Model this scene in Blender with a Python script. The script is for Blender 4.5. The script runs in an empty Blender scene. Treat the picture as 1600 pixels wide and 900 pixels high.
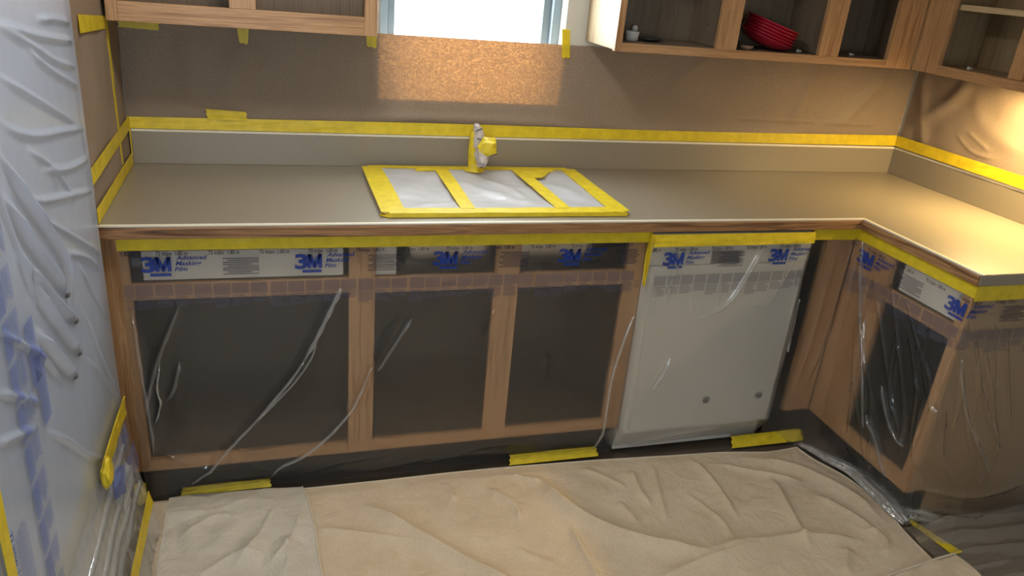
import bpy, bmesh, math, random
import numpy as np
from mathutils import Vector, Matrix, noise as mnoise
random.seed(7); np.random.seed(7)
sc = bpy.context.scene
C = sc.collection

# ------------------------------------------------------------ camera, world, exposure
cam = bpy.data.cameras.new('camera'); cam_o = bpy.data.objects.new('camera', cam); C.objects.link(cam_o)
cam_o.location = (0.441, -2.7023, 1.6287)
cam_o.rotation_euler = (1.1669, -0.0874, -0.2856)
cam.sensor_width = 36.0; cam.lens = 1204.45 / 1600 * 36.0
cam.clip_start = 0.02
sc.camera = cam_o
sc.view_settings.view_transform = 'Standard'; sc.view_settings.look = 'None'
sc.view_settings.gamma = 1.0; sc.view_settings.use_curve_mapping = False
sc.view_settings.exposure = 0.3
world = bpy.data.worlds.new('overcast_sky'); sc.world = world; world.use_nodes = True
bg = world.node_tree.nodes['Background']
bg.inputs['Color'].default_value = (0.80, 0.92, 1.0, 1); bg.inputs['Strength'].default_value = 17.0
sc.cycles.max_bounces = 14; sc.cycles.diffuse_bounces = 5; sc.cycles.glossy_bounces = 4
sc.cycles.transparent_max_bounces = 16; sc.cycles.transmission_bounces = 6
sc.cycles.sample_clamp_indirect = 6.0
sc.cycles.use_denoising = True

def portal(name, loc, rot, sx, sy):
    l = bpy.data.lights.new(name, 'AREA'); l.shape = 'RECTANGLE'; l.size = sx; l.size_y = sy
    l.cycles.is_portal = True
    o = bpy.data.objects.new(name, l); C.objects.link(o); o.location = loc; o.rotation_euler = rot
    return o
portal('daylight_portal_sink_window', (1.125, 0.125, 1.65), (math.radians(-90), 0, 0), 0.66, 1.02)
portal('daylight_portal_fill_window', (0.31, -4.36, 1.45), (math.radians(90), 0, 0), 0.62, 1.1)  # serves the added rear fill window

# ------------------------------------------------------------ materials
MATS = {}
def new_mat(name):
    m = bpy.data.materials.new(name); m.use_nodes = True
    nt = m.node_tree; nt.nodes.clear()
    out = nt.nodes.new('ShaderNodeOutputMaterial'); MATS[name] = m
    return m, nt, out
def N(nt, t, **kw):
    n = nt.nodes.new(t)
    for k, v in kw.items(): setattr(n, k, v)
    return n
def L(nt, a, b): nt.links.new(a, b)
def pos_coords(nt, scale=(1, 1, 1), rand=True):
    g = N(nt, 'ShaderNodeNewGeometry'); mp = N(nt, 'ShaderNodeMapping'); mp.inputs['Scale'].default_value = scale
    if rand:
        oi = N(nt, 'ShaderNodeObjectInfo'); ad = N(nt, 'ShaderNodeVectorMath', operation='ADD')
        mu = N(nt, 'ShaderNodeVectorMath', operation='SCALE'); mu.inputs[0].default_value = (3.1, 4.7, 5.3)
        L(nt, oi.outputs['Random'], mu.inputs['Scale'])
        L(nt, g.outputs['Position'], ad.inputs[0]); L(nt, mu.outputs[0], ad.inputs[1]); L(nt, ad.outputs[0], mp.inputs['Vector'])
    else: L(nt, g.outputs['Position'], mp.inputs['Vector'])
    return mp.outputs['Vector']
def ramp(nt, fac, stops):
    r = N(nt, 'ShaderNodeValToRGB'); el = r.color_ramp.elements
    while len(el) < len(stops): el.new(0.5)
    for e, (p, c) in zip(el, stops): e.position = p; e.color = (*c, 1)
    L(nt, fac, r.inputs['Fac']); return r.outputs['Color']
def noise_tex(nt, vec, scale, detail=4, rough=0.55, dist=0.0):
    n = N(nt, 'ShaderNodeTexNoise'); n.inputs['Scale'].default_value = scale; n.inputs['Detail'].default_value = detail
    n.inputs['Roughness'].default_value = rough; n.inputs['Distortion'].default_value = dist
    L(nt, vec, n.inputs['Vector']); return n.outputs['Fac']
def bump(nt, h, strength, dist=0.002):
    b = N(nt, 'ShaderNodeBump'); b.inputs['Strength'].default_value = strength; b.inputs['Distance'].default_value = dist
    L(nt, h, b.inputs['Height']); return b.outputs['Normal']
def mulc(c, k): return tuple(min(1, x * k) for x in c)
def plain(name, col, rough=0.5, var=0.12, scale=14, bmp=0.0, bscale=60, metal=0.0, spec=0.5):
    m, nt, out = new_mat(name)
    p = N(nt, 'ShaderNodeBsdfPrincipled'); p.inputs['Roughness'].default_value = rough; p.inputs['Metallic'].default_value = metal
    p.inputs['Specular IOR Level'].default_value = spec
    v = pos_coords(nt)
    L(nt, ramp(nt, noise_tex(nt, v, scale), [(0.25, mulc(col, 1 - var)), (0.75, mulc(col, 1 + var))]), p.inputs['Base Color'])
    if bmp: L(nt, bump(nt, noise_tex(nt, v, bscale), bmp), p.inputs['Normal'])
    L(nt, p.outputs[0], out.inputs['Surface']); return m
def oak(name, axis, light=(0.47, 0.275, 0.135), dark=(0.27, 0.135, 0.055), rough=0.42):
    m, nt, out = new_mat(name)
    p = N(nt, 'ShaderNodeBsdfPrincipled'); p.inputs['Roughness'].default_value = rough
    s = [26, 26, 26]; s[axis] = 1.1
    v = pos_coords(nt, tuple(s))
    a = noise_tex(nt, v, 1.8, 4, 0.55, 1.6)
    s2 = [420, 420, 420]; s2[axis] = 7
    f = noise_tex(nt, pos_coords(nt, tuple(s2)), 1.0, 2, 0.5)
    mid = tuple((x + y) / 2 * 1.08 for x, y in zip(light, dark))
    c1 = ramp(nt, a, [(0.30, dark), (0.46, mid), (0.52, light), (0.62, mid), (0.75, light)])
    mx = N(nt, 'ShaderNodeMix', data_type='RGBA', blend_type='MULTIPLY'); mx.inputs['Factor'].default_value = 0.55
    L(nt, c1, mx.inputs['A']); L(nt, ramp(nt, f, [(0.36, (0.62, 0.52, 0.42)), (0.5, (1, 1, 1))]), mx.inputs['B'])
    L(nt, mx.outputs['Result'], p.inputs['Base Color'])
    L(nt, bump(nt, f, 0.12, 0.001), p.inputs['Normal'])
    L(nt, p.outputs[0], out.inputs['Surface']); return m
OAK = [oak('oak_grain_x', 0), oak('oak_grain_y', 1), oak('oak_grain_z', 2)]
PALE = oak('window_lit_side_panel', 2, (0.40, 0.30, 0.18), (0.28, 0.19, 0.10), 0.45)  # paler than the other side panels: window light put into the colour
INT_LIT = oak('warm_lit_interior', 2, (0.36, 0.26, 0.15), (0.29, 0.20, 0.11), 0.5)  # lighter tan stands for warm light falling into the right wall cabinet
INT_SHADE = oak('shaded_base_interior', 2, (0.085, 0.062, 0.042), (0.07, 0.05, 0.033), 0.5)  # darker copy: shade inside the open base cabinets put into the colour
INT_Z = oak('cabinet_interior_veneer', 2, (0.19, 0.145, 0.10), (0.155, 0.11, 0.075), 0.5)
WALLM = plain('painted_wall', (0.55, 0.53, 0.48), 0.7, 0.04, 6, 0.05)
CEIL = plain('ceiling_paint', (0.75, 0.74, 0.71), 0.8, 0.03)
FLOORM = plain('dark_vinyl_floor', (0.10, 0.075, 0.055), 0.45, 0.25, 8)
TOEM = plain('black_toe_kick', (0.012, 0.013, 0.016), 0.45, 0.2)
LAM = plain('taupe_laminate', (0.235, 0.20, 0.15), 0.36, 0.07, 260, 0.03, 500, spec=0.9)
LAM_EDGE = plain('laminate_lip_sheen', (0.66, 0.60, 0.48), 0.35, 0.05)  # light colour carries the glossy highlight along the counter edge
CAULK = plain('cream_caulk', (0.72, 0.66, 0.52), 0.5, 0.05)
VINYL = plain('grey_window_vinyl', (0.22, 0.27, 0.30), 0.35, 0.03)
WHITE = plain('white_appliance_enamel', (0.60, 0.585, 0.545), 0.3, 0.02)
DRAWER = plain('pale_drawer_board', (0.62, 0.58, 0.51), 0.5, 0.05)
GREYP = plain('grey_plastic', (0.10, 0.10, 0.11), 0.45, 0.1)
STEEL = plain('brushed_steel', (0.55, 0.55, 0.55), 0.3, 0.05, metal=1.0)
REDM = plain('red_glazed_stoneware', (0.36, 0.012, 0.03), 0.28, 0.12)
CHINA = plain('white_china', (0.72, 0.70, 0.66), 0.25, 0.04)
DARKP = plain('dark_green_plastic', (0.035, 0.045, 0.04), 0.35, 0.2)
TERRA = plain('tan_pottery', (0.40, 0.24, 0.16), 0.5, 0.1)
CLEARPIN = plain('clear_plastic_pin', (0.8, 0.76, 0.66), 0.2, 0.05)

def tape_mat(name, col):
    m, nt, out = new_mat(name)
    v = pos_coords(nt)
    p = N(nt, 'ShaderNodeBsdfPrincipled'); p.inputs['Roughness'].default_value = 0.42
    c = ramp(nt, noise_tex(nt, v, 30, 3), [(0.3, mulc(col, 0.86)), (0.7, mulc(col, 1.08))])
    L(nt, c, p.inputs['Base Color'])
    L(nt, bump(nt, noise_tex(nt, v, 45, 4), 0.35, 0.003), p.inputs['Normal'])
    t = N(nt, 'ShaderNodeBsdfTranslucent'); L(nt, c, t.inputs['Color'])
    mx = N(nt, 'ShaderNodeMixShader'); mx.inputs[0].default_value = 0.18
    L(nt, p.outputs[0], mx.inputs[1]); L(nt, t.outputs[0], mx.inputs[2]); L(nt, mx.outputs[0], out.inputs['Surface']); return m
TAPE = tape_mat('yellow_masking_tape', (0.78, 0.60, 0.025))

def paper_mat():
    m, nt, out = new_mat('kraft_masking_paper')
    v = pos_coords(nt)
    p = N(nt, 'ShaderNodeBsdfPrincipled'); p.inputs['Roughness'].default_value = 0.55; p.inputs['Specular IOR Level'].default_value = 0.3
    fib = noise_tex(nt, pos_coords(nt, (90, 90, 150), False), 1.7, 4, 0.75)
    big = noise_tex(nt, v, 5, 3)
    mx = N(nt, 'ShaderNodeMix', data_type='RGBA', blend_type='MULTIPLY'); mx.inputs['Factor'].default_value = 1.0
    L(nt, ramp(nt, fib, [(0.3, (0.315, 0.24, 0.18)), (0.7, (0.38, 0.29, 0.215))]), mx.inputs['A'])
    L(nt, ramp(nt, big, [(0.3, (0.92, 0.92, 0.92)), (0.7, (1, 1, 1))]), mx.inputs['B'])
    L(nt, mx.outputs['Result'], p.inputs['Base Color'])
    L(nt, bump(nt, noise_tex(nt, v, 9, 3), 0.25, 0.012), p.inputs['Normal'])
    t = N(nt, 'ShaderNodeBsdfTranslucent')
    L(nt, ramp(nt, fib, [(0.36, (0.125, 0.040, 0.008)), (0.52, (0.19, 0.066, 0.013)), (0.62, (0.44, 0.175, 0.042))]), t.inputs['Color'])
    ms = N(nt, 'ShaderNodeMixShader'); ms.inputs[0].default_value = 0.19
    L(nt, p.outputs[0], ms.inputs[1]); L(nt, t.outputs[0], ms.inputs[2]); L(nt, ms.outputs[0], out.inputs['Surface']); return m
PAPER = paper_mat()

def film_mat(name, haze=0.10, gloss=0.10, rough=0.16, col=(0.9, 0.93, 0.97), bmp=0.25, bscale=16, blur=0.0):
    """clear polythene: mostly see-through, a little milky, a glossy skin"""
    m, nt, out = new_mat(name)
    v = pos_coords(nt)
    nrm = bump(nt, noise_tex(nt, v, bscale, 3, 0.5, 0.6), bmp, 0.01)
    tr = N(nt, 'ShaderNodeBsdfTransparent'); tr.inputs['Color'].default_value = (0.97, 0.97, 0.97, 1)
    if blur:
        rf_ = N(nt, 'ShaderNodeBsdfRefraction'); rf_.inputs['IOR'].default_value = 1.09; rf_.inputs['Roughness'].default_value = 0.62
        rf_.inputs['Color'].default_value = (0.97, 0.97, 0.97, 1)
        bl = N(nt, 'ShaderNodeMixShader'); bl.inputs[0].default_value = blur; L(nt, tr.outputs[0], bl.inputs[1]); L(nt, rf_.outputs[0], bl.inputs[2]); tr = bl
    df = N(nt, 'ShaderNodeBsdfDiffuse'); df.inputs['Color'].default_value = (*col, 1); L(nt, nrm, df.inputs['Normal'])
    tl = N(nt, 'ShaderNodeBsdfTranslucent'); tl.inputs['Color'].default_value = (*col, 1)
    gl = N(nt, 'ShaderNodeBsdfGlossy'); gl.inputs['Roughness'].default_value = rough; L(nt, nrm, gl.inputs['Normal'])
    a = N(nt, 'ShaderNodeMixShader'); a.inputs[0].default_value = 0.4; L(nt, df.outputs[0], a.inputs[1]); L(nt, tl.outputs[0], a.inputs[2])
    b = N(nt, 'ShaderNodeMixShader'); b.inputs[0].default_value = haze; L(nt, tr.outputs[0], b.inputs[1]); L(nt, a.outputs[0], b.inputs[2])
    fr = N(nt, 'ShaderNodeLayerWeight'); fr.inputs['Blend'].default_value = 0.5; L(nt, nrm, fr.inputs['Normal'])
    pw = N(nt, 'ShaderNodeMath', operation='POWER'); pw.inputs[1].default_value = 4.0; L(nt, fr.outputs['Facing'], pw.inputs[0])
    mt = N(nt, 'ShaderNodeMath', operation='MULTIPLY_ADD'); mt.inputs[1].default_value = 0.5; mt.inputs[2].default_value = gloss
    mt.use_clamp = True
    L(nt, pw.outputs[0], mt.inputs[0])
    c = N(nt, 'ShaderNodeMixShader'); L(nt, mt.outputs[0], c.inputs[0]); L(nt, b.outputs[0], c.inputs[1]); L(nt, gl.outputs[0], c.inputs[2])
    L(nt, c.outputs[0], out.inputs['Surface']); return m
FILM = film_mat('clear_masking_film', 0.04, 0.06, blur=0.65)
FILM_FOLD_LIGHT = film_mat('clear_masking_film_light_fold', 0.12, 0.09, 0.14)
FILM_FOLD = film_mat('clear_masking_film_folded', 0.30, 0.22, 0.12)
FILM_FRIDGE = film_mat('sky_tinted_milky_film', 0.66, 0.09, 0.22, (0.60, 0.68, 0.86), 0.1, 9)  # blue of the sky light is put into the film tint
FILM_SINK = film_mat('doubled_masking_film', 0.80, 0.10, 0.3, (0.86, 0.84, 0.85), 0.35, 14)
FILM_FLOOR = film_mat('floor_masking_film', 0.30, 0.12, 0.2, (0.62, 0.54, 0.44), 0.9, 14)
FILM_BUNCH = film_mat('bunched_masking_film', 0.45, 0.28, 0.16, (0.85, 0.84, 0.82), 1.0, 34)

def print_mat(name, col, alpha):
    m, nt, out = new_mat(name)
    v = pos_coords(nt)
    d = N(nt, 'ShaderNodeBsdfDiffuse')
    L(nt, ramp(nt, noise_tex(nt, v, 60, 2), [(0.3, mulc(col, 0.9)), (0.7, mulc(col, 1.1))]), d.inputs['Color'])
    t = N(nt, 'ShaderNodeBsdfTransparent'); mx = N(nt, 'ShaderNodeMixShader'); mx.inputs[0].default_value = alpha
    L(nt, t.outputs[0], mx.inputs[1]); L(nt, d.outputs[0], mx.inputs[2]); L(nt, mx.outputs[0], out.inputs['Surface']); return m
INK = print_mat('blue_print_ink', (0.025, 0.055, 0.28), 0.86)
INK_GREY = print_mat('grey_violet_print_ink', (0.06, 0.055, 0.09), 0.78)
INK_PALE = print_mat('pale_violet_print_ink', (0.13, 0.13, 0.19), 0.36)
INK_FRIDGE = print_mat('blue_block_print_ink', (0.13, 0.17, 0.42), 0.50)

def cloth_mat(name, ca, cb):
    m, nt, out = new_mat(name)
    p = N(nt, 'ShaderNodeBsdfPrincipled'); p.inputs['Roughness'].default_value = 0.85; p.inputs['Specular IOR Level'].default_value = 0.15
    v = pos_coords(nt, rand=False)
    st = noise_tex(nt, v, 7, 6, 0.7)
    fine = noise_tex(nt, v, 260, 2)
    mx = N(nt, 'ShaderNodeMix', data_type='RGBA', blend_type='MULTIPLY'); mx.inputs['Factor'].default_value = 1
    L(nt, ramp(nt, st, [(0.3, ca), (0.7, cb)]), mx.inputs['A'])
    L(nt, ramp(nt, fine, [(0.3, (0.86, 0.86, 0.86)), (0.65, (1, 1, 1))]), mx.inputs['B'])
    L(nt, mx.outputs['Result'], p.inputs['Base Color'])
    b1 = N(nt, 'ShaderNodeBump'); b1.inputs['Strength'].default_value = 0.45; b1.inputs['Distance'].default_value = 0.02
    L(nt, noise_tex(nt, v, 11, 4, 0.55, 1.2), b1.inputs['Height'])
    b2 = N(nt, 'ShaderNodeBump'); b2.inputs['Strength'].default_value = 0.25; b2.inputs['Distance'].default_value = 0.001
    L(nt, fine, b2.inputs['Height']); L(nt, b1.outputs[0], b2.inputs['Normal']); L(nt, b2.outputs[0], p.inputs['Normal'])
    L(nt, p.outputs[0], out.inputs['Surface']); return m
CLOTH = cloth_mat('canvas_drop_cloth', (0.61, 0.485, 0.345), (0.72, 0.595, 0.445))
CLOTH_B = cloth_mat('canvas_reverse_side', (0.54, 0.49, 0.41), (0.65, 0.595, 0.51))
def glass_mat():
    m, nt, out = new_mat('window_glass')
    tr = N(nt, 'ShaderNodeBsdfTransparent'); gl = N(nt, 'ShaderNodeBsdfGlossy'); gl.inputs['Roughness'].default_value = 0.02
    mx = N(nt, 'ShaderNodeMixShader'); mx.inputs[0].default_value = 0.05
    L(nt, tr.outputs[0], mx.inputs[1]); L(nt, gl.outputs[0], mx.inputs[2]); L(nt, mx.outputs[0], out.inputs['Surface']); return m
GLASS = glass_mat()
def emit_mat(name, col, s):
    m, nt, out = new_mat(name); e = N(nt, 'ShaderNodeEmission'); e.inputs['Color'].default_value = (*col, 1); e.inputs['Strength'].default_value = s
    L(nt, e.outputs[0], out.inputs['Surface']); return m
FILL_W = 12.0
FILL_LENS = emit_mat('fill_lamp_diffuser', (1, 0.87, 0.70), 4)  # glowing cover of the added fill lamp
LENS = emit_mat('warm_lamp_lens', (1, 0.72, 0.36), 12)

# ------------------------------------------------------------ object helpers
def wloc(o):
    v = Vector((0, 0, 0))
    while o: v += o.location; o = o.parent
    return v
def tag(o, label=None, cat=None, group=None, kind=None):
    if label: o['label'] = label
    if cat: o['category'] = cat
    if group: o['group'] = group
    if kind: o['kind'] = kind
    return o
def thing(name, label, cat, loc, group=None):
    o = bpy.data.objects.new(name, None); C.objects.link(o); o.location = loc; o.empty_display_size = 0.05
    return tag(o, label, cat, group)
def link(name, me, mats, parent=None, smooth=False):
    """me holds world coordinates; the object's origin goes to its base (or its parent's)"""
    o = bpy.data.objects.new(name, me); C.objects.link(o)
    if not isinstance(mats, (list, tuple)): mats = [mats]
    for m in mats: me.materials.append(m)
    co = np.empty(len(me.vertices) * 3); me.vertices.foreach_get('co', co); co = co.reshape(-1, 3)
    if parent: base = np.array(wloc(parent)); o.parent = parent
    else:
        base = np.array([(co[:, 0].min() + co[:, 0].max()) / 2, (co[:, 1].min() + co[:, 1].max()) / 2, co[:, 2].min()]); o.location = base
    me.vertices.foreach_set('co', (co - base).ravel()); me.update()
    if smooth: me.polygons.foreach_set('use_smooth', [True] * len(me.polygons))
    return o
def from_bm(name, bm, mats, parent=None, smooth=False):
    bmesh.ops.recalc_face_normals(bm, faces=bm.faces[:])
    me = bpy.data.meshes.new(name); bm.to_mesh(me); bm.free()
    return link(name, me, mats, parent, smooth)
def add_box(bm, lo, hi, bevel=0.0):
    lo = Vector(lo); hi = Vector(hi)
    r = bmesh.ops.create_cube(bm, size=1.0, matrix=Matrix.Translation((lo + hi) / 2) @ Matrix.Diagonal((*(hi - lo), 1)))
    if bevel:
        es = list({e for v in r['verts'] for e in v.link_edges})
        bmesh.ops.bevel(bm, geom=es, offset=bevel, segments=2, profile=0.6, affect='EDGES')
def box(name, lo, hi, mat, parent=None, bevel=0.0015):
    bm = bmesh.new(); add_box(bm, lo, hi, bevel); return from_bm(name, bm, mat, parent)
def boxes(name, lst, mat, parent=None, bevel=0.0):
    bm = bmesh.new()
    for lo, hi in lst: add_box(bm, lo, hi, bevel)
    return from_bm(name, bm, mat, parent)
def struct(o): o['kind'] = 'structure'; return o
def grid(name, X, Y, Z, mats, parent=None, thick=0.0):
    """surface through 2-D arrays of coordinates"""
    nv, nu = X.shape
    co = np.stack([X, Y, Z], -1).reshape(-1, 3)
    i = np.arange(nv * nu).reshape(nv, nu)
    f = np.stack([i[:-1, :-1], i[:-1, 1:], i[1:, 1:], i[1:, :-1]], -1).reshape(-1, 4)
    me = bpy.data.meshes.new(name); me.from_pydata(co.tolist(), [], f.tolist())
    o = link(name, me, mats, parent, True)
    if thick:
        md = o.modifiers.new('thickness', 'SOLIDIFY'); md.thickness = thick; md.offset = 0
    return o
def polydist(X, Y, pts):
    best = np.full(X.shape, 9.0); T = np.zeros(X.shape)
    P = np.array(pts, float); seg = np.hypot(*np.diff(P, axis=0).T); cum = np.r_[0, np.cumsum(seg)]
    for k in range(len(P) - 1):
        d = P[k + 1] - P[k]; t = np.clip(((X - P[k, 0]) * d[0] + (Y - P[k, 1]) * d[1]) / (d @ d), 0, 1)
        dd = np.hypot(X - P[k, 0] - t * d[0], Y - P[k, 1] - t * d[1]); m = dd < best
        best = np.where(m, dd, best); T = np.where(m, (cum[k] + t * seg[k]) / cum[-1], T)
    return best, T
def smooth_line(pts, n=6):
    P = np.array(pts, float); out = []
    for k in range(len(P) - 1):
        p0 = P[max(k - 1, 0)]; p1 = P[k]; p2 = P[k + 1]; p3 = P[min(k + 2, len(P) - 1)]
        for t in np.linspace(0, 1, n, endpoint=False):
            out.append(0.5 * ((2 * p1) + (-p0 + p2) * t + (2 * p0 - 5 * p1 + 4 * p2 - p3) * t * t + (-p0 + 3 * p1 - 3 * p2 + p3) * t ** 3))
    out.append(P[-1]); return np.array(out)
def ridges(X, Y, lst, soft=False):
    H = np.zeros(X.shape)
    for pts, w, h in lst:
        d, t = polydist(X, Y, smooth_line(pts, 4))
        env = np.clip(np.minimum(t, 1 - t) * 5 + 0.15, 0, 1)
        H += h * env * (np.exp(-(d / w) ** 2) if soft else np.exp(-d / w))
    return H
_tab = np.random.RandomState(3).rand(256, 256) * 2 - 1
def fbm(X, Y, scale, seed=0.0, octv=3):
    out = np.zeros(X.shape); a = 1.0; sc_ = scale
    for o in range(octv):
        x = X * sc_ + seed * 17.3 + o * 31.7; y = Y * sc_ + seed * 5.1 + o * 11.9
        i = np.floor(x).astype(int); j = np.floor(y).astype(int); fx = x - i; fy = y - j
        fx = fx * fx * fx * (fx * (fx * 6 - 15) + 10); fy = fy * fy * fy * (fy * (fy * 6 - 15) + 10)
        g = lambda p, q: _tab[p % 256, q % 256]
        out += a * ((g(i, j) * (1 - fx) + g(i + 1, j) * fx) * (1 - fy) + (g(i, j + 1) * (1 - fx) + g(i + 1, j + 1) * fx) * fy)
        a *= 0.5; sc_ *= 2.0
    return out
def tape(name, label, A, B, nrm, parent=None, thick=0.0009, sub=14, wob=0.0012, mat=None, group=None, jag=0.0):
    """a strip of tape between two edge lines A and B, standing off along nrm, slightly wrinkled"""
    A = smooth_line(A, max(2, sub // max(1, len(A) - 1))) if len(A) > 2 else np.linspace(A[0], A[1], sub + 1)
    B = smooth_line(B, max(2, sub // max(1, len(B) - 1))) if len(B) > 2 else np.linspace(B[0], B[1], sub + 1)
    nrm = np.array(nrm, float); nrm /= np.linalg.norm(nrm)
    rows = 4; n = len(A); ph = random.random() * 9
    bm = bmesh.new(); F = []; Bk = []
    for k in range(rows + 1):
        f = k / rows; fr = []; bk = []
        for i in range(n):
            p = A[i] * (1 - f) + B[i] * f
            w = abs(mnoise.noise(Vector((p[0] * 9 + ph, p[1] * 9 + f * 2, p[2] * 9)))) * wob
            if jag and i in (0, n - 1): p = p + (A[-1] - A[0]) / np.linalg.norm(A[-1] - A[0]) * jag * (k % 2 - 0.5)
            fr.append(bm.verts.new(p + nrm * (thick + w))); bk.append(bm.verts.new(p))
        F.append(fr); Bk.append(bk)
    for k in range(rows):
        for i in range(n - 1):
            bm.faces.new((F[k][i], F[k][i + 1], F[k + 1][i + 1], F[k + 1][i]))
            bm.faces.new((Bk[k][i], Bk[k + 1][i], Bk[k + 1][i + 1], Bk[k][i + 1]))
    for i in range(n - 1):
        for k in (0, rows): bm.faces.new((F[k][i], F[k][i + 1], Bk[k][i + 1], Bk[k][i]))
    for k in range(rows):
        for i in (0, n - 1): bm.faces.new((F[k][i], F[k + 1][i], Bk[k + 1][i], Bk[k][i]))
    o = from_bm(name, bm, mat or TAPE, parent)
    if not parent: tag(o, label, 'tape', group)
    return o
def lathe(name, prof, center, mat, parent=None, seg=40, tilt=None):
    bm = bmesh.new(); rings = []
    for r, z in prof:
        rings.append([bm.verts.new((r * math.cos(2 * math.pi * k / seg), r * math.sin(2 * math.pi * k / seg), z)) for k in range(seg)])
    for a, b in zip(rings, rings[1:]):
        for k in range(seg): bm.faces.new((a[k], a[(k + 1) % seg], b[(k + 1) % seg], b[k]))
    bm.faces.new(rings[0]); bm.faces.new(rings[-1])
    if tilt: bmesh.ops.rotate(bm, verts=bm.verts[:], matrix=tilt)
    bmesh.ops.translate(bm, verts=bm.verts[:], vec=center)
    return from_bm(name, bm, mat, parent, True)

# lettering -> 2-D triangles
_tc = {}
def text_tris(body, size, bold=0.0, shear=0.0, spacing=1.0):
    key = (body, size, bold, shear, spacing)
    if key in _tc: return _tc[key]
    cu = bpy.data.curves.new('lettering', 'FONT'); cu.body = body; cu.size = size; cu.offset = bold; cu.shear = shear; cu.resolution_u = 3
    cu.space_character = spacing
    o = bpy.data.objects.new('lettering', cu); C.objects.link(o)
    dg = bpy.context.evaluated_depsgraph_get(); me = bpy.data.meshes.new_from_object(o.evaluated_get(dg))
    co = [(v.co.x, v.co.y) for v in me.vertices]; fs = [tuple(p.vertices) for p in me.polygons]
    bpy.data.objects.remove(o); bpy.data.curves.remove(cu); bpy.data.meshes.remove(me)
    _tc[key] = (co, fs); return co, fs
class Print:
    """flat print collected in (s, t) sheet coordinates, t downward, then laid on a surface"""
    def __init__(self): self.v = []; self.f = []; self.m = []
    def add(self, co, fs, s, t, mi, sx=1.0):
        b = len(self.v); self.v += [(s + x * sx, t - y) for x, y in co]
        self.f += [tuple(i + b for i in f) for f in fs]; self.m += [mi] * len(fs)
    def text(self, body, s, t, size, mi=0, bold=0.0, shear=0.0, width=None, spacing=1.0):
        co, fs = text_tris(body, size, bold, shear, spacing)
        k = 1.0
        if width:
            xs = [c[0] for c in co]; x0 = min(xs); k = width / (max(xs) - x0); co = [(x - x0, y) for x, y in co]
        self.add(co, fs, s, t, mi, k)
    def rect(self, s0, s1, t0, t1, mi, n=1):
        b = len(self.v)
        for k in range(n + 1):
            s = s0 + (s1 - s0) * k / n; self.v += [(s, t0), (s, t1)]
        for k in range(n): self.f.append((b + 2 * k, b + 2 * k + 2, b + 2 * k + 3, b + 2 * k + 1)); self.m.append(mi)
    def patch(self, s0, s1, t0, t1, mi, c=0.006):
        n = max(1, int(abs(s1 - s0) / c)); k = max(1, int(abs(t1 - t0) / c))
        for q in range(k): self.rect(s0, s1, t0 + (t1 - t0) * q / k, t0 + (t1 - t0) * (q + 1) / k, mi, n)
    def build(self, name, fn, mats, parent, smin=-9, smax=9):
        keep = [(f, m) for f, m in zip(self.f, self.m) if all(smin <= self.v[i][0] <= smax for i in f)]
        used = sorted({i for f, _ in keep for i in f}); idx = {i: k for k, i in enumerate(used)}
        P = np.array([self.v[i] for i in used]); W = fn(P[:, 0], P[:, 1])
        me = bpy.data.meshes.new(name); me.from_pydata(W.tolist(), [], [tuple(idx[i] for i in f) for f, _ in keep])
        o = link(name, me, mats, parent)
        me.polygons.foreach_set('material_index', [m for _, m in keep]); me.update()
        return o
def film_print(p, s0, n, logo_t=0.045, rep=0.396, phase=0.0, blocks=True, skip_txt=False):
    """the repeating print along the top edge of the masking film"""
    for r in range(n):
        s = s0 + r * rep
        for q in range(3):
            p.text('72 in/po  1,82 m', s + 0.038 + q * rep / 3, 0.0185, 0.0150, 1, 0.0004, 0, 0.080)
        p.text('3', s, 0.066, 0.060, 0, 0.0022, 0, 0.036)
        x0, x1, t0, t1, lw = s + 0.034, s + 0.0745, 0.0235, 0.066, 0.0105; xm = (x0 + x1) / 2
        p.rect(x0, x0 + lw, t0, t1, 0); p.rect(x1 - lw, x1, t0, t1, 0)
        p.add([(0, 0), (lw * 1.05, 0), (xm - x0 + 0.003, -0.030), (xm - x0, -(t1 - t0)), (xm - x0 - 0.0045, -(t1 - t0))], [(0, 1, 2, 3, 4)], x0, t0, 0)
        p.add([(0, 0), (-lw * 1.05, 0), (xm - x1 - 0.003, -0.030), (xm - x1, -(t1 - t0)), (xm - x1 + 0.0045, -(t1 - t0))], [(0, 1, 2, 3, 4)], x1, t0, 0)
        p.rect(s + 0.020, s + 0.073, 0.071, 0.0795, 0, 2)
        for q, w in enumerate(('Advanced', 'Masking', 'Film')):
            p.text(w, s + 0.088 - q * 0.003, 0.032 + q * 0.0165, 0.0172, 0, 0.0004, 0.25, (0.078, 0.066, 0.032)[q])
        for q in range(9):
            a = 0.205 + (0.012 if q % 3 == 1 else 0.0); b = 0.30 - (0.02 if q % 4 == 3 else 0)
            p.rect(s + a, s + b, 0.030 + q * 0.0058, 0.0325 + q * 0.0058, 1, 3)
        if blocks:
            rnd = random.Random(5)
            for q in range(8):
                a = s - 0.02 + q * 0.0492 + (0.004 if q == 7 else 0)
                h = 0.034 + rnd.uniform(-0.003, 0.003)
                p.rect(a, a + 0.044, 0.104, 0.104 + h, 2, 2)
                for k in range(rnd.randint(4, 7)):
                    t = 0.104 + h + 0.003 + k * 0.0062
                    p.rect(a, a + 0.044 * rnd.choice((1, 0.95, 0.9, 0.7)), t, t + 0.0042, 2, 2)

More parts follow.
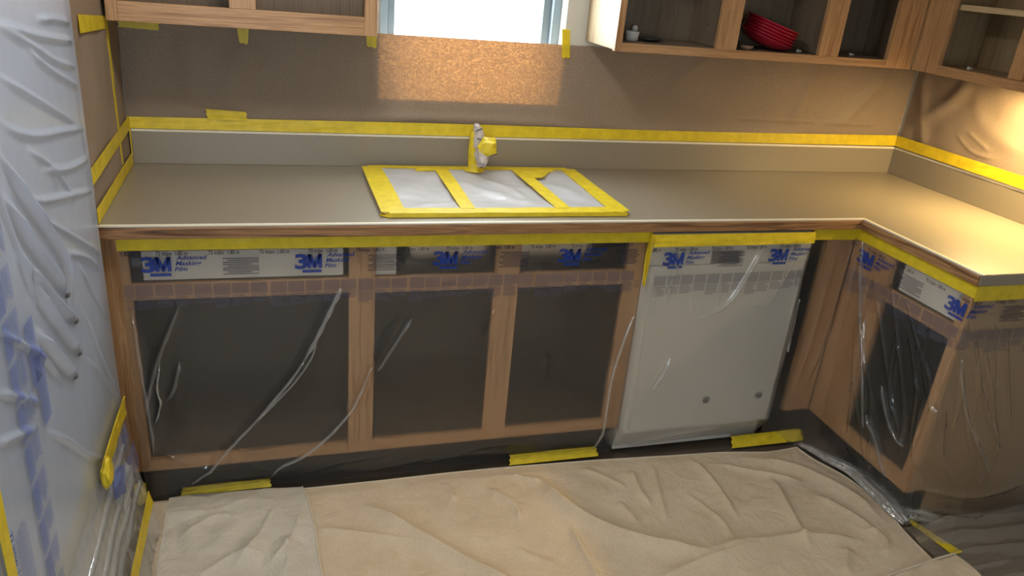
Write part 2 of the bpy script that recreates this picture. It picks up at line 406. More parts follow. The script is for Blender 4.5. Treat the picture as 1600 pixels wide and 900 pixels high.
# ------------------------------------------------------------ the room
struct(box('floor', (-0.80, -4.35, -0.05), (3.13, 0.15, 0.0), FLOORM, bevel=0))
struct(box('ceiling', (-0.80, -4.35, 2.44), (3.13, 0.15, 2.49), CEIL, bevel=0))
WX0, WX1, WZ0, WZ1 = 0.80, 1.452, 1.15, 2.15
struct(boxes('wall_back', [((-0.80, 0, 0), (WX0, 0.06, 2.44)), ((WX1, 0, 0), (3.13, 0.06, 2.44)),
                           ((WX0, 0, 0), (WX1, 0.06, WZ0)), ((WX0, 0, WZ1), (WX1, 0.06, 2.44))], WALLM))
struct(box('wall_right', (3.03, -4.2, 0), (3.13, 0, 2.44), WALLM, bevel=0))
struct(boxes('wall_left', [((-0.90, -4.2, 0), (-0.80, 0, 2.44)), ((-0.80, -0.578, 0), (0.0, 0, 0.875)), ((-0.80, -0.64, 0.875), (0.0, 0, 2.44))], WALLM))
struct(boxes('wall_rear', [((-0.80, -4.35, 0), (0.0, -4.2, 2.44)), ((0.62, -4.35, 0), (3.13, -4.2, 2.44)),
                           ((0.0, -4.35, 0), (0.62, -4.2, 0.9)), ((0.0, -4.35, 2.0), (0.62, -4.2, 2.44))], WALLM))

def window(name, x0, x1, z0, z1, ya, yb, inward):
    w = bpy.data.objects.new(name, None); C.objects.link(w); w.location = ((x0 + x1) / 2, (ya + yb) / 2, z0); struct(w)
    fw = 0.042
    for a, b in (((x0, z0), (x0 + fw, z1)), ((x1 - fw, z0), (x1, z1)), ((x0 + fw, z0), (x1 - fw, z0 + fw)), ((x0 + fw, z1 - fw), (x1 - fw, z1))):
        box('window_frame', (a[0], ya, a[1]), (b[0], yb, b[1]), VINYL, w, 0.003)
    sw = 0.03; i0, i1, j0, j1 = x0 + fw, x1 - fw, z0 + fw, z1 - fw; sa, sb = ya + 0.025, yb - 0.005
    for a, b in (((i0, j0), (i0 + sw, j1)), ((i1 - sw, j0), (i1, j1)), ((i0 + sw, j0), (i1 - sw, j0 + sw)), ((i0 + sw, j1 - sw), (i1 - sw, j1))):
        box('sash', (a[0], sa, a[1]), (b[0], sb, b[1]), VINYL, w, 0.003)
    box('pane', (i0 + sw, (sa + sb) / 2 - 0.002, j0 + sw), (i1 - sw, (sa + sb) / 2 + 0.002, j1 - sw), GLASS, w, 0)
window('window_1', WX0 - 0.012, WX1 + 0.012, WZ0 - 0.075, WZ1 + 0.02, 0.061, 0.118, -1)
window('fill_window_rear', 0.0, 0.62, 0.9, 2.0, -4.33, -4.25, 1)  # unseen rear window, added and sized for fill daylight

# ------------------------------------------------------------ counter
ZC, YB, YF, XI, XR, YE = 0.914, -0.020, -0.635, 2.379, 3.010, -1.133
ct = thing('countertop', 'L-shaped taupe laminate countertop with oak front edge and low backsplash', 'countertop', (1.5, -0.33, 0.874))
bm = bmesh.new()
out = [(0.004, 0.0), (3.03, 0.0), (3.03, YE), (XI + 0.012, YE), (XI + 0.012, YF + 0.012), (0.004, YF + 0.012)]
# the sink cut-out is left open
SX0, SX1, SY0, SY1 = 0.765, 1.49, -0.56, -0.085
for lo, hi in (((0.004, YF + 0.012), (SX0, 0)), ((SX1, YF + 0.012), (3.03, 0)), ((SX0, YF + 0.012), (SX1, SY0)), ((SX0, SY1), (SX1, 0)),
               ((XI + 0.012, YE), (3.03, YF + 0.012))):
    add_box(bm, (*lo, 0.877), (*hi, ZC))
bmesh.ops.remove_doubles(bm, verts=bm.verts[:], dist=1e-5)
from_bm('slab', bm, LAM, ct)
OAKE = oak('oak_edge_grain_x', 0, (0.36, 0.19, 0.085), (0.085, 0.034, 0.014))
OAKE_Y = oak('oak_edge_grain_y', 1, (0.42, 0.23, 0.10), (0.11, 0.045, 0.018))
box('oak_edging', (0.004, YF - 0.001, 0.876), (XI + 0.01, YF + 0.013, 0.9085), OAKE, ct, 0.003)
box('oak_edging', (XI - 0.001, YE + 0.004, 0.876), (XI + 0.013, YF + 0.002, 0.9085), OAKE_Y, ct, 0.003)
box('laminate_lip', (0.004, YF, 0.9085), (XI + 0.012, YF + 0.0125, 0.9146), LAM_EDGE, ct, 0.002)
box('laminate_lip', (XI, YE + 0.002, 0.9085), (XI + 0.0125, YF + 0.002, 0.9146), LAM_EDGE, ct, 0.002)
box('end_edging', (XI + 0.004, YE - 0.002, 0.8775), (3.03, YE + 0.010, 0.9135), LAM, ct, 0.004)
box('backsplash', (0.004, YB, ZC), (3.03, -0.001, 1.021), LAM, ct, 0.002)
box('backsplash', (XR, YE, ZC), (3.029, YB, 1.021), LAM, ct, 0.002)
box('caulk_bead', (0.004, YB - 0.0015, 1.0195), (XR + 0.002, -0.001, 1.0285), CAULK, ct, 0.002)
box('caulk_bead', (XR - 0.0015, YE, 1.0195), (3.029, YB, 1.0285), CAULK, ct, 0.002)

# ------------------------------------------------------------ base cabinets
FY0, FY1 = -0.600, -0.581          # face-frame front and back
ZB, ZT = 0.126, 0.872
def carcass(t, x0, x1, y0=-0.581, y1=-0.03):
    box('side_panel', (x0, y0, ZB), (x0 + 0.015, y1, ZT), INT_SHADE, t); box('side_panel', (x1 - 0.015, y0, ZB), (x1, y1, ZT), INT_SHADE, t)
    box('bottom_panel', (x0 + 0.015, y0, ZB + 0.018), (x1 - 0.015, y1, ZB + 0.036), INT_SHADE, t)
    box('back_panel', (x0 + 0.015, y1, ZB), (x1 - 0.015, y1 + 0.008, ZT), INT_SHADE, t)
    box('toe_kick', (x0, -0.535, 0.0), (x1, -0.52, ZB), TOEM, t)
c1 = thing('base_cabinet', 'doorless oak base cabinet with one drawer opening, beside the covered refrigerator', 'cabinet', (0.345, -0.3, 0), 'doorless base cabinets')
carcass(c1, 0.006, 0.677)
box('stile', (-0.030, FY0, ZB), (0.067, FY1, ZT), OAK[2], c1); box('stile', (0.643, FY0, ZB), (0.6775, FY1, ZT), OAK[2], c1)
for z0, z1 in ((0.832, ZT), (0.687, 0.735), (ZB, 0.166)): box('rail', (0.067, FY0, z0), (0.643, FY1, z1), OAK[0], c1)
dr = box('drawer_box', (0.098, -0.590, 0.742), (0.628, -0.12, 0.826), DRAWER, c1)
box('drawer_slide', (0.069, -0.57, 0.775), (0.094, -0.12, 0.80), GREYP, c1)
c2 = thing('sink_base_cabinet', 'doorless oak sink base cabinet with two bays, between drawer cabinet and dishwasher', 'cabinet', (1.13, -0.3, 0), 'doorless base cabinets')
carcass(c2, 0.678, 1.588)
box('stile', (0.6782, FY0, ZB), (0.720, FY1, ZT), OAK[2], c2); box('stile', (1.525, FY0, ZB), (1.588, FY1, ZT), OAK[2], c2)
box('mullion', (1.085, FY0, 0.166), (1.165, FY1, 0.832), OAK[2], c2)
for z0, z1 in ((0.832, ZT), (ZB, 0.166)): box('rail', (0.720, FY0, z0), (1.525, FY1, z1), OAK[0], c2)
box('rail', (0.720, FY0, 0.685), (1.085, FY1, 0.735), OAK[0], c2); box('rail', (1.165, FY0, 0.685), (1.525, FY1, 0.735), OAK[0], c2)
box('tilt_tray_bracket', (0.722, -0.588, 0.738), (0.782, -0.574, 0.830), DRAWER, c2)
# drain pipes under the sink
def tube(name, pts, r, mat, parent, seg=14):
    cu = bpy.data.curves.new(name, 'CURVE'); cu.dimensions = '3D'; cu.bevel_depth = r; cu.bevel_resolution = 4; cu.use_fill_caps = True
    sp = cu.splines.new('POLY'); sp.points.add(len(pts) - 1)
    for q, p in zip(sp.points, pts): q.co = (*p, 1)
    o = bpy.data.objects.new(name, cu); C.objects.link(o)
    dg = bpy.context.evaluated_depsgraph_get(); me = bpy.data.meshes.new_from_object(o.evaluated_get(dg)); bpy.data.objects.remove(o)
    me.materials.clear()
    return link(name, me, mat, parent, True)

dw = thing('dishwasher', 'white built-in dishwasher under clear film, yellow tape across its top', 'dishwasher', (1.892, -0.3, 0))
box('body', (1.592, -0.585, 0.02), (2.192, -0.05, 0.868), WHITE, dw, 0.003)
box('door_panel', (1.590, -0.622, 0.115), (2.196, -0.586, 0.755), WHITE, dw, 0.006)
cp = box('control_panel', (1.590, -0.628, 0.806), (2.196, -0.586, 0.868), WHITE, dw, 0.005)
boxes('handle_recess', [((1.590, -0.622, 0.757), (1.82, -0.586, 0.805)), ((1.935, -0.622, 0.757), (2.196, -0.586, 0.805)), ], WHITE, dw, 0.003)
box('latch_pocket', (1.82, -0.600, 0.757), (1.935, -0.590, 0.805), GREYP, dw, 0.002)
box('toe_panel', (1.600, -0.545, 0.005), (2.190, -0.53, 0.113), TOEM, dw)
for x in (1.915, 2.135): lathe('door_bumper', [(0.0135, 0), (0.0135, 0.003), (0.010, 0.006)], (x, -0.622, 0.225), GREYP, dw, 20, Matrix.Rotation(math.radians(90), 3, 'X'))

fl = thing('corner_filler', 'oak corner filler post beside the dishwasher, under clear film', 'filler panel', (2.33, -0.6, 0))
box('filler_board', (2.285, FY0, ZB), (2.395, FY1, ZT), OAK[2], fl); box('gap_board', (2.215, -0.45, ZB), (2.285, -0.435, ZT), INT_SHADE, fl)
box('toe_kick', (2.20, -0.535, 0), (2.47, -0.52, ZB), TOEM, fl)

ENDP = oak('end_panel_veneer', 2, (0.34, 0.225, 0.12), (0.29, 0.185, 0.095), 0.45)
c3 = thing('base_cabinet', 'short-leg oak base cabinet with a pale drawer front and plain end panel', 'cabinet', (2.71, -0.86, 0), 'doorless base cabinets')
XF0, XF1 = 2.398, 2.416
box('stile', (XF0, -0.795, ZB), (XF1, -0.602, ZT), OAK[2], c3); box('stile', (XF0, -1.117, ZB), (XF1, -1.082, ZT), OAK[2], c3)
for z0, z1 in ((0.832, ZT), (0.680, 0.727), (ZB, 0.178)): box('rail', (XF0, -1.082, z0), (XF1, -0.795, z1), OAK[1], c3)
boxes('end_panel', [((XF1, -1.117, ZB), (3.026, -1.101, ZT)), ((2.492, -1.117, 0.0), (3.026, -1.101, ZB))], ENDP, c3)
box('side_panel', (XF1, -0.64, ZB), (3.026, -0.625, ZT), INT_SHADE, c3); box('back_panel', (3.016, -1.10, ZB), (3.026, -0.642, ZT), INT_SHADE, c3)
box('bottom_panel', (XF1, -1.10, ZB + 0.018), (3.014, -0.642, ZB + 0.036), INT_SHADE, c3)
box('drawer_box', (2.408, -1.072, 0.736), (2.90, -0.835, 0.828), DRAWER, c3)
box('drawer_slide', (2.42, -0.828, 0.775), (2.90, -0.806, 0.80), GREYP, c3)
box('toe_kick', (2.478, -1.117, 0.0), (2.492, -0.61, ZB), TOEM, c3)

# ------------------------------------------------------------ upper cabinets
UY, UZ, UTOP = -0.268, 1.378, 2.12
def upper(t, x0, x1, stiles, open0, frame_y=UY, endpale=None):
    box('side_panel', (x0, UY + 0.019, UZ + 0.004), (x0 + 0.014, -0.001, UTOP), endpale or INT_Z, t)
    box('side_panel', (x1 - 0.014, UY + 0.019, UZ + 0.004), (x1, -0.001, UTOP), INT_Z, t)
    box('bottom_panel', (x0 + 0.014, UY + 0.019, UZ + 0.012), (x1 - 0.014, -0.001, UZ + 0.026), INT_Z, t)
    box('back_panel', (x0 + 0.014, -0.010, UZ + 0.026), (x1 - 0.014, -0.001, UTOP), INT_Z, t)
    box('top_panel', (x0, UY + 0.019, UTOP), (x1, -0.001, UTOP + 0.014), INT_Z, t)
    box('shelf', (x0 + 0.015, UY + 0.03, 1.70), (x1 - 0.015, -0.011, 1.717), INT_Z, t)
    for a, b in stiles: box('stile', (a, UY, open0 if (a, b) not in (stiles[0], stiles[-1]) else UZ), (b, UY + 0.019, UTOP), OAK[2], t)
    box('rail', (stiles[0][1], UY, UZ), (stiles[-1][0], UY + 0.019, open0), OAK[0], t)
    box('rail', (stiles[0][1], UY, UTOP - 0.04), (stiles[-1][0], UY + 0.0185, UTOP), OAK[0], t)
u1 = thing('upper_cabinet', 'doorless oak upper cabinet with two dark openings, left of the window', 'cabinet', (0.39, -0.13, UZ), 'doorless upper cabinets')
upper(u1, 0.022, 0.756, [(0.022, 0.052), (0.340, 0.412), (0.717, 0.756)], 1.431)
u2 = thing('upper_cabinet', 'doorless oak upper cabinet with red bowls and pale side panel by the window', 'cabinet', (2.13, -0.13, UZ), 'doorless upper cabinets')
upper(u2, 1.532, 2.742, [(1.532, 1.556), (1.908, 1.986), (2.325, 2.408), (2.625, 2.742)], 1.406, endpale=PALE)
for x in (1.940, 2.36): box('partition', (x, UY + 0.02, UZ + 0.027), (x + 0.014, -0.011, 1.699), INT_Z, u2)
for x in (1.908 + 0.0325,): pass
lathe('screw_hole_cap', [(0.004, 0), (0.004, 0.002), (0.002, 0.003)], (1.9385, -0.13, 1.475), GREYP, u2, 12, Matrix.Rotation(math.radians(-90), 3, 'Y'))
UXF = 2.746
u3 = thing('upper_cabinet', 'doorless oak upper cabinet with a visible shelf, on the right wall', 'cabinet', (2.9, -0.75, UZ), 'doorless upper cabinets')
box('stile', (UXF, -0.388, UZ), (UXF + 0.019, -0.2685, UTOP), OAK[2], u3); box('stile', (UXF, -0.742, UZ + 0.034), (UXF + 0.019, -0.684, UTOP), OAK[2], u3)
box('stile', (UXF, -1.12, UZ), (UXF + 0.019, -1.06, UTOP), OAK[2], u3)
box('rail', (UXF, -1.06, UZ), (UXF + 0.0185, -0.388, 1.411), OAK[1], u3); box('rail', (UXF, -1.06, UTOP - 0.04), (UXF + 0.0185, -0.388, UTOP), OAK[1], u3)
box('side_panel', (UXF + 0.019, -1.12, UZ + 0.004), (3.028, -1.106, UTOP), INT_LIT, u3)
box('side_panel', (UXF + 0.019, -0.300, UZ + 0.004), (3.028, -0.286, UTOP), INT_LIT, u3)
box('bottom_panel', (UXF + 0.019, -1.106, UZ + 0.012), (3.028, -0.30, UZ + 0.026), INT_LIT, u3)
box('back_panel', (3.018, -1.106, UZ + 0.026), (3.028, -0.30, UTOP), INT_LIT, u3)
box('top_panel', (UXF, -1.12, UTOP), (3.028, -0.286, UTOP + 0.014), INT_LIT, u3)
SH = oak('birch_shelf_edge', 1, (0.55, 0.42, 0.26), (0.46, 0.33, 0.19))
box('shelf', (UXF + 0.03, -1.105, 1.600), (3.017, -0.302, 1.619), SH, u3)

# things in the upper cabinets
fz = UZ + 0.0265
def bowl(i, c, tl):
    prof = [(0.036, 0.0), (0.052, 0.003), (0.082, 0.014), (0.096, 0.028), (0.1, 0.0312), (0.1005, 0.0335), (0.096, 0.0325), (0.079, 0.017), (0.050, 0.0065), (0.010, 0.004)]
    return lathe('bowl', prof, c, REDM, None, 44, tl)
ord_ = ['lowest', 'second', 'third', 'fourth', 'fifth', 'topmost']
tl = Matrix.Rotation(math.radians(15), 3, 'Y') @ Matrix.Rotation(math.radians(8), 3, 'X')
for i in range(6):
    ax = tl @ Vector((0, 0, 1))
    b = bowl(i, Vector((2.175, -0.137, fz + 0.0135)) + ax * (i * 0.0105), tl)
    tag(b, 'deep red bowl in the upper cabinet, %s of its stack' % (ord_[i] if i in (0, 5) else ord_[i] + ' from the bottom'), 'bowl', 'red bowls stacked in the upper cabinet')
lathe_o = lathe('ramekin', [(0.016, 0), (0.021, 0.004), (0.024, 0.030), (0.0245, 0.0315), (0.022, 0.031), (0.019, 0.008), (0.004, 0.006)], (1.643, -0.15, fz), CHINA)
tag(lathe_o, 'small white china cup in the upper cabinet by the window', 'cup')
d = lathe('saucer', [(0.022, 0), (0.030, 0.003), (0.046, 0.010), (0.047, 0.012), (0.044, 0.011), (0.028, 0.005), (0.004, 0.004)], (1.722, -0.13, fz), DARKP)
tag(d, 'small dark saucer beside the white cup in the upper cabinet', 'saucer')
d = lathe('figurine_knob', [(0.008, 0), (0.010, 0.006), (0.006, 0.022), (0.011, 0.034), (0.0085, 0.044), (0.002, 0.047)], (1.685, -0.075, fz), CHINA, None, 20)
tag(d, 'tiny pale china figure behind the dark saucer', 'ornament')
d = lathe('clay_dish', [(0.014, 0), (0.020, 0.004), (0.024, 0.012), (0.0245, 0.014), (0.021, 0.012), (0.004, 0.006)], (2.068, -0.20, fz), TERRA, None, 24)
tag(d, 'tiny tan clay dish beside the stack of red bowls', 'dish')
for (x, y), lab in (((2.305, -0.17), 'clear plastic shelf pin lying beside the red bowls'), ((2.54, -0.17), 'clear plastic shelf pin lying in the narrow cabinet bay'),
                    ((2.86, -0.415), 'clear plastic shelf pin lying in the right wall cabinet under its shelf'), ((2.90, -0.62), 'lone clear shelf pin near the far post of the right wall cabinet')):
    bm = bmesh.new()
    add_box(bm, (x - 0.004, y - 0.004, fz), (x + 0.004, y + 0.004, fz + 0.010), 0.0015); add_box(bm, (x + 0.003, y - 0.0025, fz + 0.002), (x + 0.016, y + 0.0025, fz + 0.007), 0.001)
    tag(from_bm('shelf_pin', bm, CLEARPIN), lab, 'shelf pin', 'clear shelf pins left in the cabinets')

# ------------------------------------------------------------ under-cabinet lamp and added fill lamp
lt = thing('lamp_bar', 'slim white lamp bar with warm light under the right wall cabinet', 'lamp', (2.90, -0.80, UZ - 0.012))
box('housing', (2.875, -1.04, UZ - 0.006), (2.925, -0.56, UZ + 0.0115), WHITE, lt, 0.003)
box('lens', (2.882, -1.03, UZ - 0.010), (2.918, -0.57, UZ - 0.0055), LENS, lt, 0.001)
cl = thing('fill_ceiling_lamp', 'round white ceiling lamp added out of view as fill over the kitchen floor', 'lamp', (0.55, -1.15, 2.36))  # lamp added out of view for fill light
lathe('base_ring', [(0.17, 0.078), (0.18, 0.072), (0.18, 0.055), (0.165, 0.050)], (0.55, -1.15, 2.36), WHITE, cl, 48)
lathe('diffuser', [(0.163, 0.052), (0.15, 0.028), (0.10, 0.008), (0.02, 0.001)], (0.55, -1.15, 2.36), FILL_LENS, cl, 48)
l = bpy.data.lights.new('lamp_glow', 'AREA'); l.shape = 'DISK'; l.size = 0.32; l.energy = FILL_W; l.color = (1.0, 0.92, 0.82)
o = bpy.data.objects.new('lamp_glow', l); C.objects.link(o); o.parent = cl; o.location = (0, 0, -0.004)
l = bpy.data.lights.new('lamp_glow', 'AREA'); l.shape = 'RECTANGLE'; l.size = 0.035; l.size_y = 0.45; l.energy = 13.0; l.color = (1.0, 0.71, 0.30)
o = bpy.data.objects.new('lamp_glow', l); C.objects.link(o); o.parent = lt; o.location = (0, 0, -0.001)
# ------------------------------------------------------------ masking paper on the walls
u = np.linspace(0.006, 3.022, 380); v = np.linspace(1.028, 1.3625, 60); X, Z = np.meshgrid(u, v)
Y = -0.0035 - 0.004 * (fbm(X, Z, 3.5, 2.0) + 0.8).clip(0) - ridges(X, Z, [
    ([(1.60, 1.10), (1.78, 1.06), (2.1, 1.055), (2.6, 1.075)], 0.02, 0.008), ([(0.75, 1.085), (1.2, 1.09), (1.6, 1.075)], 0.018, 0.007),
    ([(2.05, 1.35), (1.95, 1.28), (1.88, 1.2)], 0.02, 0.006), ([(2.55, 1.34), (2.50, 1.2), (2.48, 1.1)], 0.03, 0.008),
    ([(2.90, 1.34), (2.78, 1.2), (2.70, 1.1)], 0.03, 0.012), ([(2.62, 1.12), (2.9, 1.12)], 0.01, 0.006), ([(2.2, 1.125), (2.6, 1.12)], 0.006, 0.003),
    ([(0.20, 1.34), (0.22, 1.2), (0.21, 1.1)], 0.05, 0.010), ([(0.40, 1.32), (0.33, 1.2), (0.30, 1.1)], 0.05, 0.012)], True)
win = np.clip(1 - np.maximum(np.abs(X - 1.126) - 0.33, np.abs(Z - 1.25) - 0.11).clip(0) / 0.05, 0, 1)
Y = Y * (1 - win) + (-0.004) * win
Y = np.minimum(Y, -0.0022); Y = np.maximum(Y, -0.0185)
tag(grid('masking_paper', X, Y, Z, PAPER), 'brown masking paper along the back wall, glowing where the window lights it', 'masking paper')
u = np.linspace(-0.02, -1.13, 150); v = np.linspace(1.028, 1.376, 60); Yg, Z = np.meshgrid(u, v)
Xg = 3.026 - 0.004 * (fbm(Yg, Z, 4, 8.0) + 0.7).clip(0) - ridges(Yg, Z, [([(-0.05, 1.36), (-0.10, 1.2), (-0.16, 1.05)], 0.025, 0.010),
    ([(-0.30, 1.36), (-0.22, 1.25), (-0.10, 1.16)], 0.03, 0.014), ([(-0.33, 1.33), (-0.37, 1.24), (-0.50, 1.17), (-0.62, 1.15)], 0.03, 0.004),
    ([(-0.35, 1.17), (-0.47, 1.12)], 0.006, 0.003), ([(-0.30, 1.15), (-0.40, 1.10), (-0.5, 1.10)], 0.006, 0.003), ([(-0.7, 1.35), (-0.8, 1.1)], 0.03, 0.01)], True)
Xg = np.maximum(Xg, 3.0)
tag(grid('masking_paper', Xg, Yg, Z, PAPER), 'creased brown masking paper on the right wall, lit by the puck lamp', 'masking paper')
for y0, y1, zt, xx, lab in ((-0.026, -0.208, 1.371, 0.0035, 'narrow brown paper strip on the side wall next to the back corner'),
                    (-0.198, -0.636, 1.90, 0.0055, 'wide brown paper sheet on the side wall beside the covered refrigerator')):
    u = np.linspace(y0, y1, 50); v = np.linspace(0.935, zt, 90); Yg, Z = np.meshgrid(u, v)
    Xg = xx + 0.004 * (fbm(Yg, Z, 5, y1 * 9) + 0.7).clip(0)
    tag(grid('masking_paper', Xg, Yg, Z, PAPER), lab, 'masking paper')

# ------------------------------------------------------------ tape on the walls
def tp(label, A, B, nrm, **k): return tape('tape_strip', label, A, B, nrm, **k)
tp('long yellow tape strip on the paper just above the back backsplash', [(0.006, -0.0225, 1.030), (1.0, -0.0225, 1.030), (2.0, -0.0225, 1.031), (3.008, -0.0225, 1.034)],
   [(0.006, -0.0195, 1.066), (1.0, -0.0195, 1.072), (2.0, -0.0195, 1.070), (3.008, -0.0195, 1.078)], (0, -1, 0), sub=60, wob=0.002)
tp('yellow tape strip on the paper above the right backsplash', [(3.0065, -0.024, 1.034), (3.0065, -1.13, 1.030)], [(3.0095, -0.024, 1.078), (3.0095, -1.13, 1.072)], (-1, 0, 0), sub=30, wob=0.002)
tp('short yellow tape piece overlapping the back strip, below the oak cabinet', [(0.245, -0.0215, 1.064), (0.366, -0.0215, 1.062)], [(0.242, -0.0215, 1.098), (0.366, -0.0215, 1.092)], (0, -1, 0), thick=0.002, jag=0.004)
tp('yellow tape piece under the left end of the oak upper cabinet', [(0.012, -0.0195, 1.336), (0.122, -0.0195, 1.332)], [(0.012, -0.0195, 1.362), (0.126, -0.0195, 1.362)], (0, -1, 0), jag=0.004)
tp('yellow tape piece hanging below the cabinet between its two openings', [(0.349, -0.0195, 1.364), (0.354, -0.0195, 1.310)], [(0.386, -0.0195, 1.364), (0.380, -0.0195, 1.306)], (0, -1, 0), jag=0.004)
tp('yellow tape piece below the cabinet post next to the window', [(0.752, -0.0195, 1.362), (0.754, -0.0195, 1.322)], [(0.786, -0.0195, 1.362), (0.785, -0.0195, 1.316)], (0, -1, 0), jag=0.004)
tp('upright yellow tape piece at the window corner beside the pale cabinet side', [(1.437, -0.006, 1.418), (1.447, -0.0075, 1.318)], [(1.468, -0.006, 1.414), (1.478, -0.0075, 1.319)], (0, -1, 0), jag=0.004)
# on the side wall by the refrigerator
tp('upright yellow tape strip joining two papers on the side wall', [(0.011, -0.190, 0.96), (0.011, -0.196, 1.37)], [(0.011, -0.212, 0.96), (0.011, -0.224, 1.37)], (1, 0, 0), sub=24, wob=0.002)
tp('yellow tape strip on the side wall at backsplash height', [(0.0125, -0.024, 1.028), (0.0125, -0.632, 1.020)], [(0.0125, -0.024, 1.068), (0.0125, -0.632, 1.062)], (1, 0, 0), sub=20, wob=0.002)
tp('yellow tape strip on the side wall along the counter top', [(0.0135, -0.040, 0.9165), (0.0135, -0.632, 0.9165)], [(0.0135, -0.040, 0.955), (0.0135, -0.632, 0.957)], (1, 0, 0), sub=20, wob=0.002)
tp('upright yellow tape strip at the end of the backsplash', [(0.014, -0.024, 0.945), (0.014, -0.024, 1.032)], [(0.014, -0.048, 0.945), (0.014, -0.044, 1.032)], (1, 0, 0), wob=0.002)
tp('yellow tape strip across the side wall paper at cabinet-bottom height', [(0.0125, -0.225, 1.352), (0.0125, -0.56, 1.375)], [(0.0125, -0.225, 1.385), (0.0125, -0.56, 1.418)], (1, 0, 0), wob=0.002)
tag(box('corner_gap_shade', (0.0005, -0.63, 0.9145), (0.0045, -0.021, 0.931), TOEM), 'thin black strip standing for the dark gap between counter end and papered wall', 'gap shade')  # black strip painted in where the open gap is only dark

# tape under the counter edge
tp('long yellow tape strip under the counter edge above the open base cabinets', [(0.045, -0.6145, 0.838), (0.8, -0.6145, 0.836), (1.592, -0.6145, 0.836)], [(0.045, -0.6145, 0.876), (0.8, -0.6145, 0.876), (1.592, -0.6145, 0.876)], (0, -1, 0), sub=50, wob=0.0018)
tp('bright yellow tape strip along the top of the dishwasher', [(1.588, -0.6425, 0.829), (1.9, -0.6425, 0.830), (2.194, -0.6425, 0.832)], [(1.588, -0.6365, 0.8685), (1.9, -0.6365, 0.869), (2.194, -0.6365, 0.8695)], (0, -1, 0.1), sub=30, wob=0.004)
tp('crumpled yellow tape piece down the dishwasher corner beside the open cabinets', [(1.5865, -0.606, 0.872), (1.5865, -0.612, 0.78), (1.5865, -0.622, 0.690)], [(1.5835, -0.648, 0.869), (1.5835, -0.643, 0.78), (1.5835, -0.638, 0.690)], (-1, 0, 0), sub=16, wob=0.006)
tp('short yellow tape strip between dishwasher and inner corner of counter', [(2.204, -0.6145, 0.833), (2.402, -0.6145, 0.831)], [(2.204, -0.6145, 0.875), (2.402, -0.6145, 0.875)], (0, -1, 0), wob=0.002)
tp('yellow tape strip under the counter edge above the pale drawer front', [(2.3945, -0.615, 0.834), (2.3945, -1.124, 0.834)], [(2.3945, -0.615, 0.877), (2.3945, -1.124, 0.877)], (-1, 0, 0), sub=24, wob=0.002)
tp('yellow tape strip under the end edge of the counter', [(2.392, -1.1265, 0.826), (3.0, -1.1265, 0.829)], [(2.392, -1.1265, 0.874), (3.0, -1.1265, 0.874)], (0, -1, 0), wob=0.002)

# ------------------------------------------------------------ sink under film
sk = thing('kitchen_sink', 'drop-in kitchen sink hidden under taped film, set in the counter', 'sink', (1.13, -0.32, ZC))
def rrect(x0, x1, y0, y1, r, n=5):
    o = []
    for cx, cy, a0 in ((x1 - r, y1 - r, 0), (x0 + r, y1 - r, 90), (x0 + r, y0 + r, 180), (x1 - r, y0 + r, 270)):
        for k in range(n + 1):
            a = math.radians(a0 + 90 * k / n); o.append((cx + r * math.cos(a), cy + r * math.sin(a)))
    return o
def loft(name, loops, mat, parent, cap=True):
    bm = bmesh.new(); R = [[bm.verts.new(p) for p in l] for l in loops]
    n = len(R[0])
    for a, b in zip(R, R[1:]):
        for k in range(n): bm.faces.new((a[k], a[(k + 1) % n], b[(k + 1) % n], b[k]))
    if cap: bm.faces.new(R[-1])
    return from_bm(name, bm, mat, parent, False)
KX0, KX1, KY0, KY1 = 0.737, 1.518, -0.585, -0.054
def ring(i, z, r): return [(x, y, z) for x, y in rrect(KX0 + i, KX1 - i, KY0 + i, KY1 - i, r)]
loft('rim', [ring(0.0, ZC + 0.0005, 0.035), ring(0.001, ZC + 0.007, 0.035), ring(0.010, ZC + 0.010, 0.03), ring(0.03, ZC + 0.010, 0.03), ring(0.036, ZC + 0.003, 0.03), ring(0.045, ZC - 0.02, 0.05), ring(0.06, ZC - 0.17, 0.06)], STEEL, sk)
u = np.linspace(KX0 + 0.006, KX1 - 0.006, 130); v = np.linspace(KY0 + 0.006, KY1 - 0.004, 90); X, Y = np.meshgrid(u, v)
inset = np.minimum(np.minimum(X - KX0, KX1 - X), np.minimum(Y - KY0, KY1 - Y))
Z = ZC + 0.0115 - 0.010 * np.clip((inset - 0.04) / 0.12, 0, 1) + 0.0035 * fbm(X, Y, 7, 3) * np.clip((inset - 0.03) / 0.05, 0, 1) + ridges(X, Y, [
    ([(0.80, -0.42), (0.90, -0.25), (1.0, -0.14)], 0.03, 0.006), ([(1.02, -0.2), (1.12, -0.35), (1.25, -0.5)], 0.03, 0.006), ([(1.1, -0.12), (1.2, -0.3), (1.22, -0.45)], 0.02, 0.005),
    ([(1.33, -0.2), (1.40, -0.35), (1.44, -0.5)], 0.03, 0.005), ([(0.85, -0.5), (1.0, -0.45)], 0.02, 0.004)], True) * np.clip((inset - 0.03) / 0.05, 0, 1)
tag(grid('film_cover', X, Y, Z, FILM_SINK), 'milky plastic film stretched over the sink inside yellow tape', 'masking film')
zt = ZC + 0.0125
def tps(label, A, B, **k): return tape('tape_strip', label, [(x, y, zt) for x, y in A], [(x, y, zt) for x, y in B], (0, 0, 1), **k)
def tedge(label, pts_out, pts_in, **k):
    return tape('tape_strip', label, [(x, y, ZC + 0.006) for x, y in pts_out], [(x, y, zt) for x, y in pts_in], (0, 0, 1), **k)
tps('yellow tape strip along the back rim of the sink behind the tap', [(0.755, -0.054), (1.10, -0.054), (1.495, -0.054)], [(0.765, -0.082), (1.10, -0.096), (1.485, -0.090)], sub=30, wob=0.002)
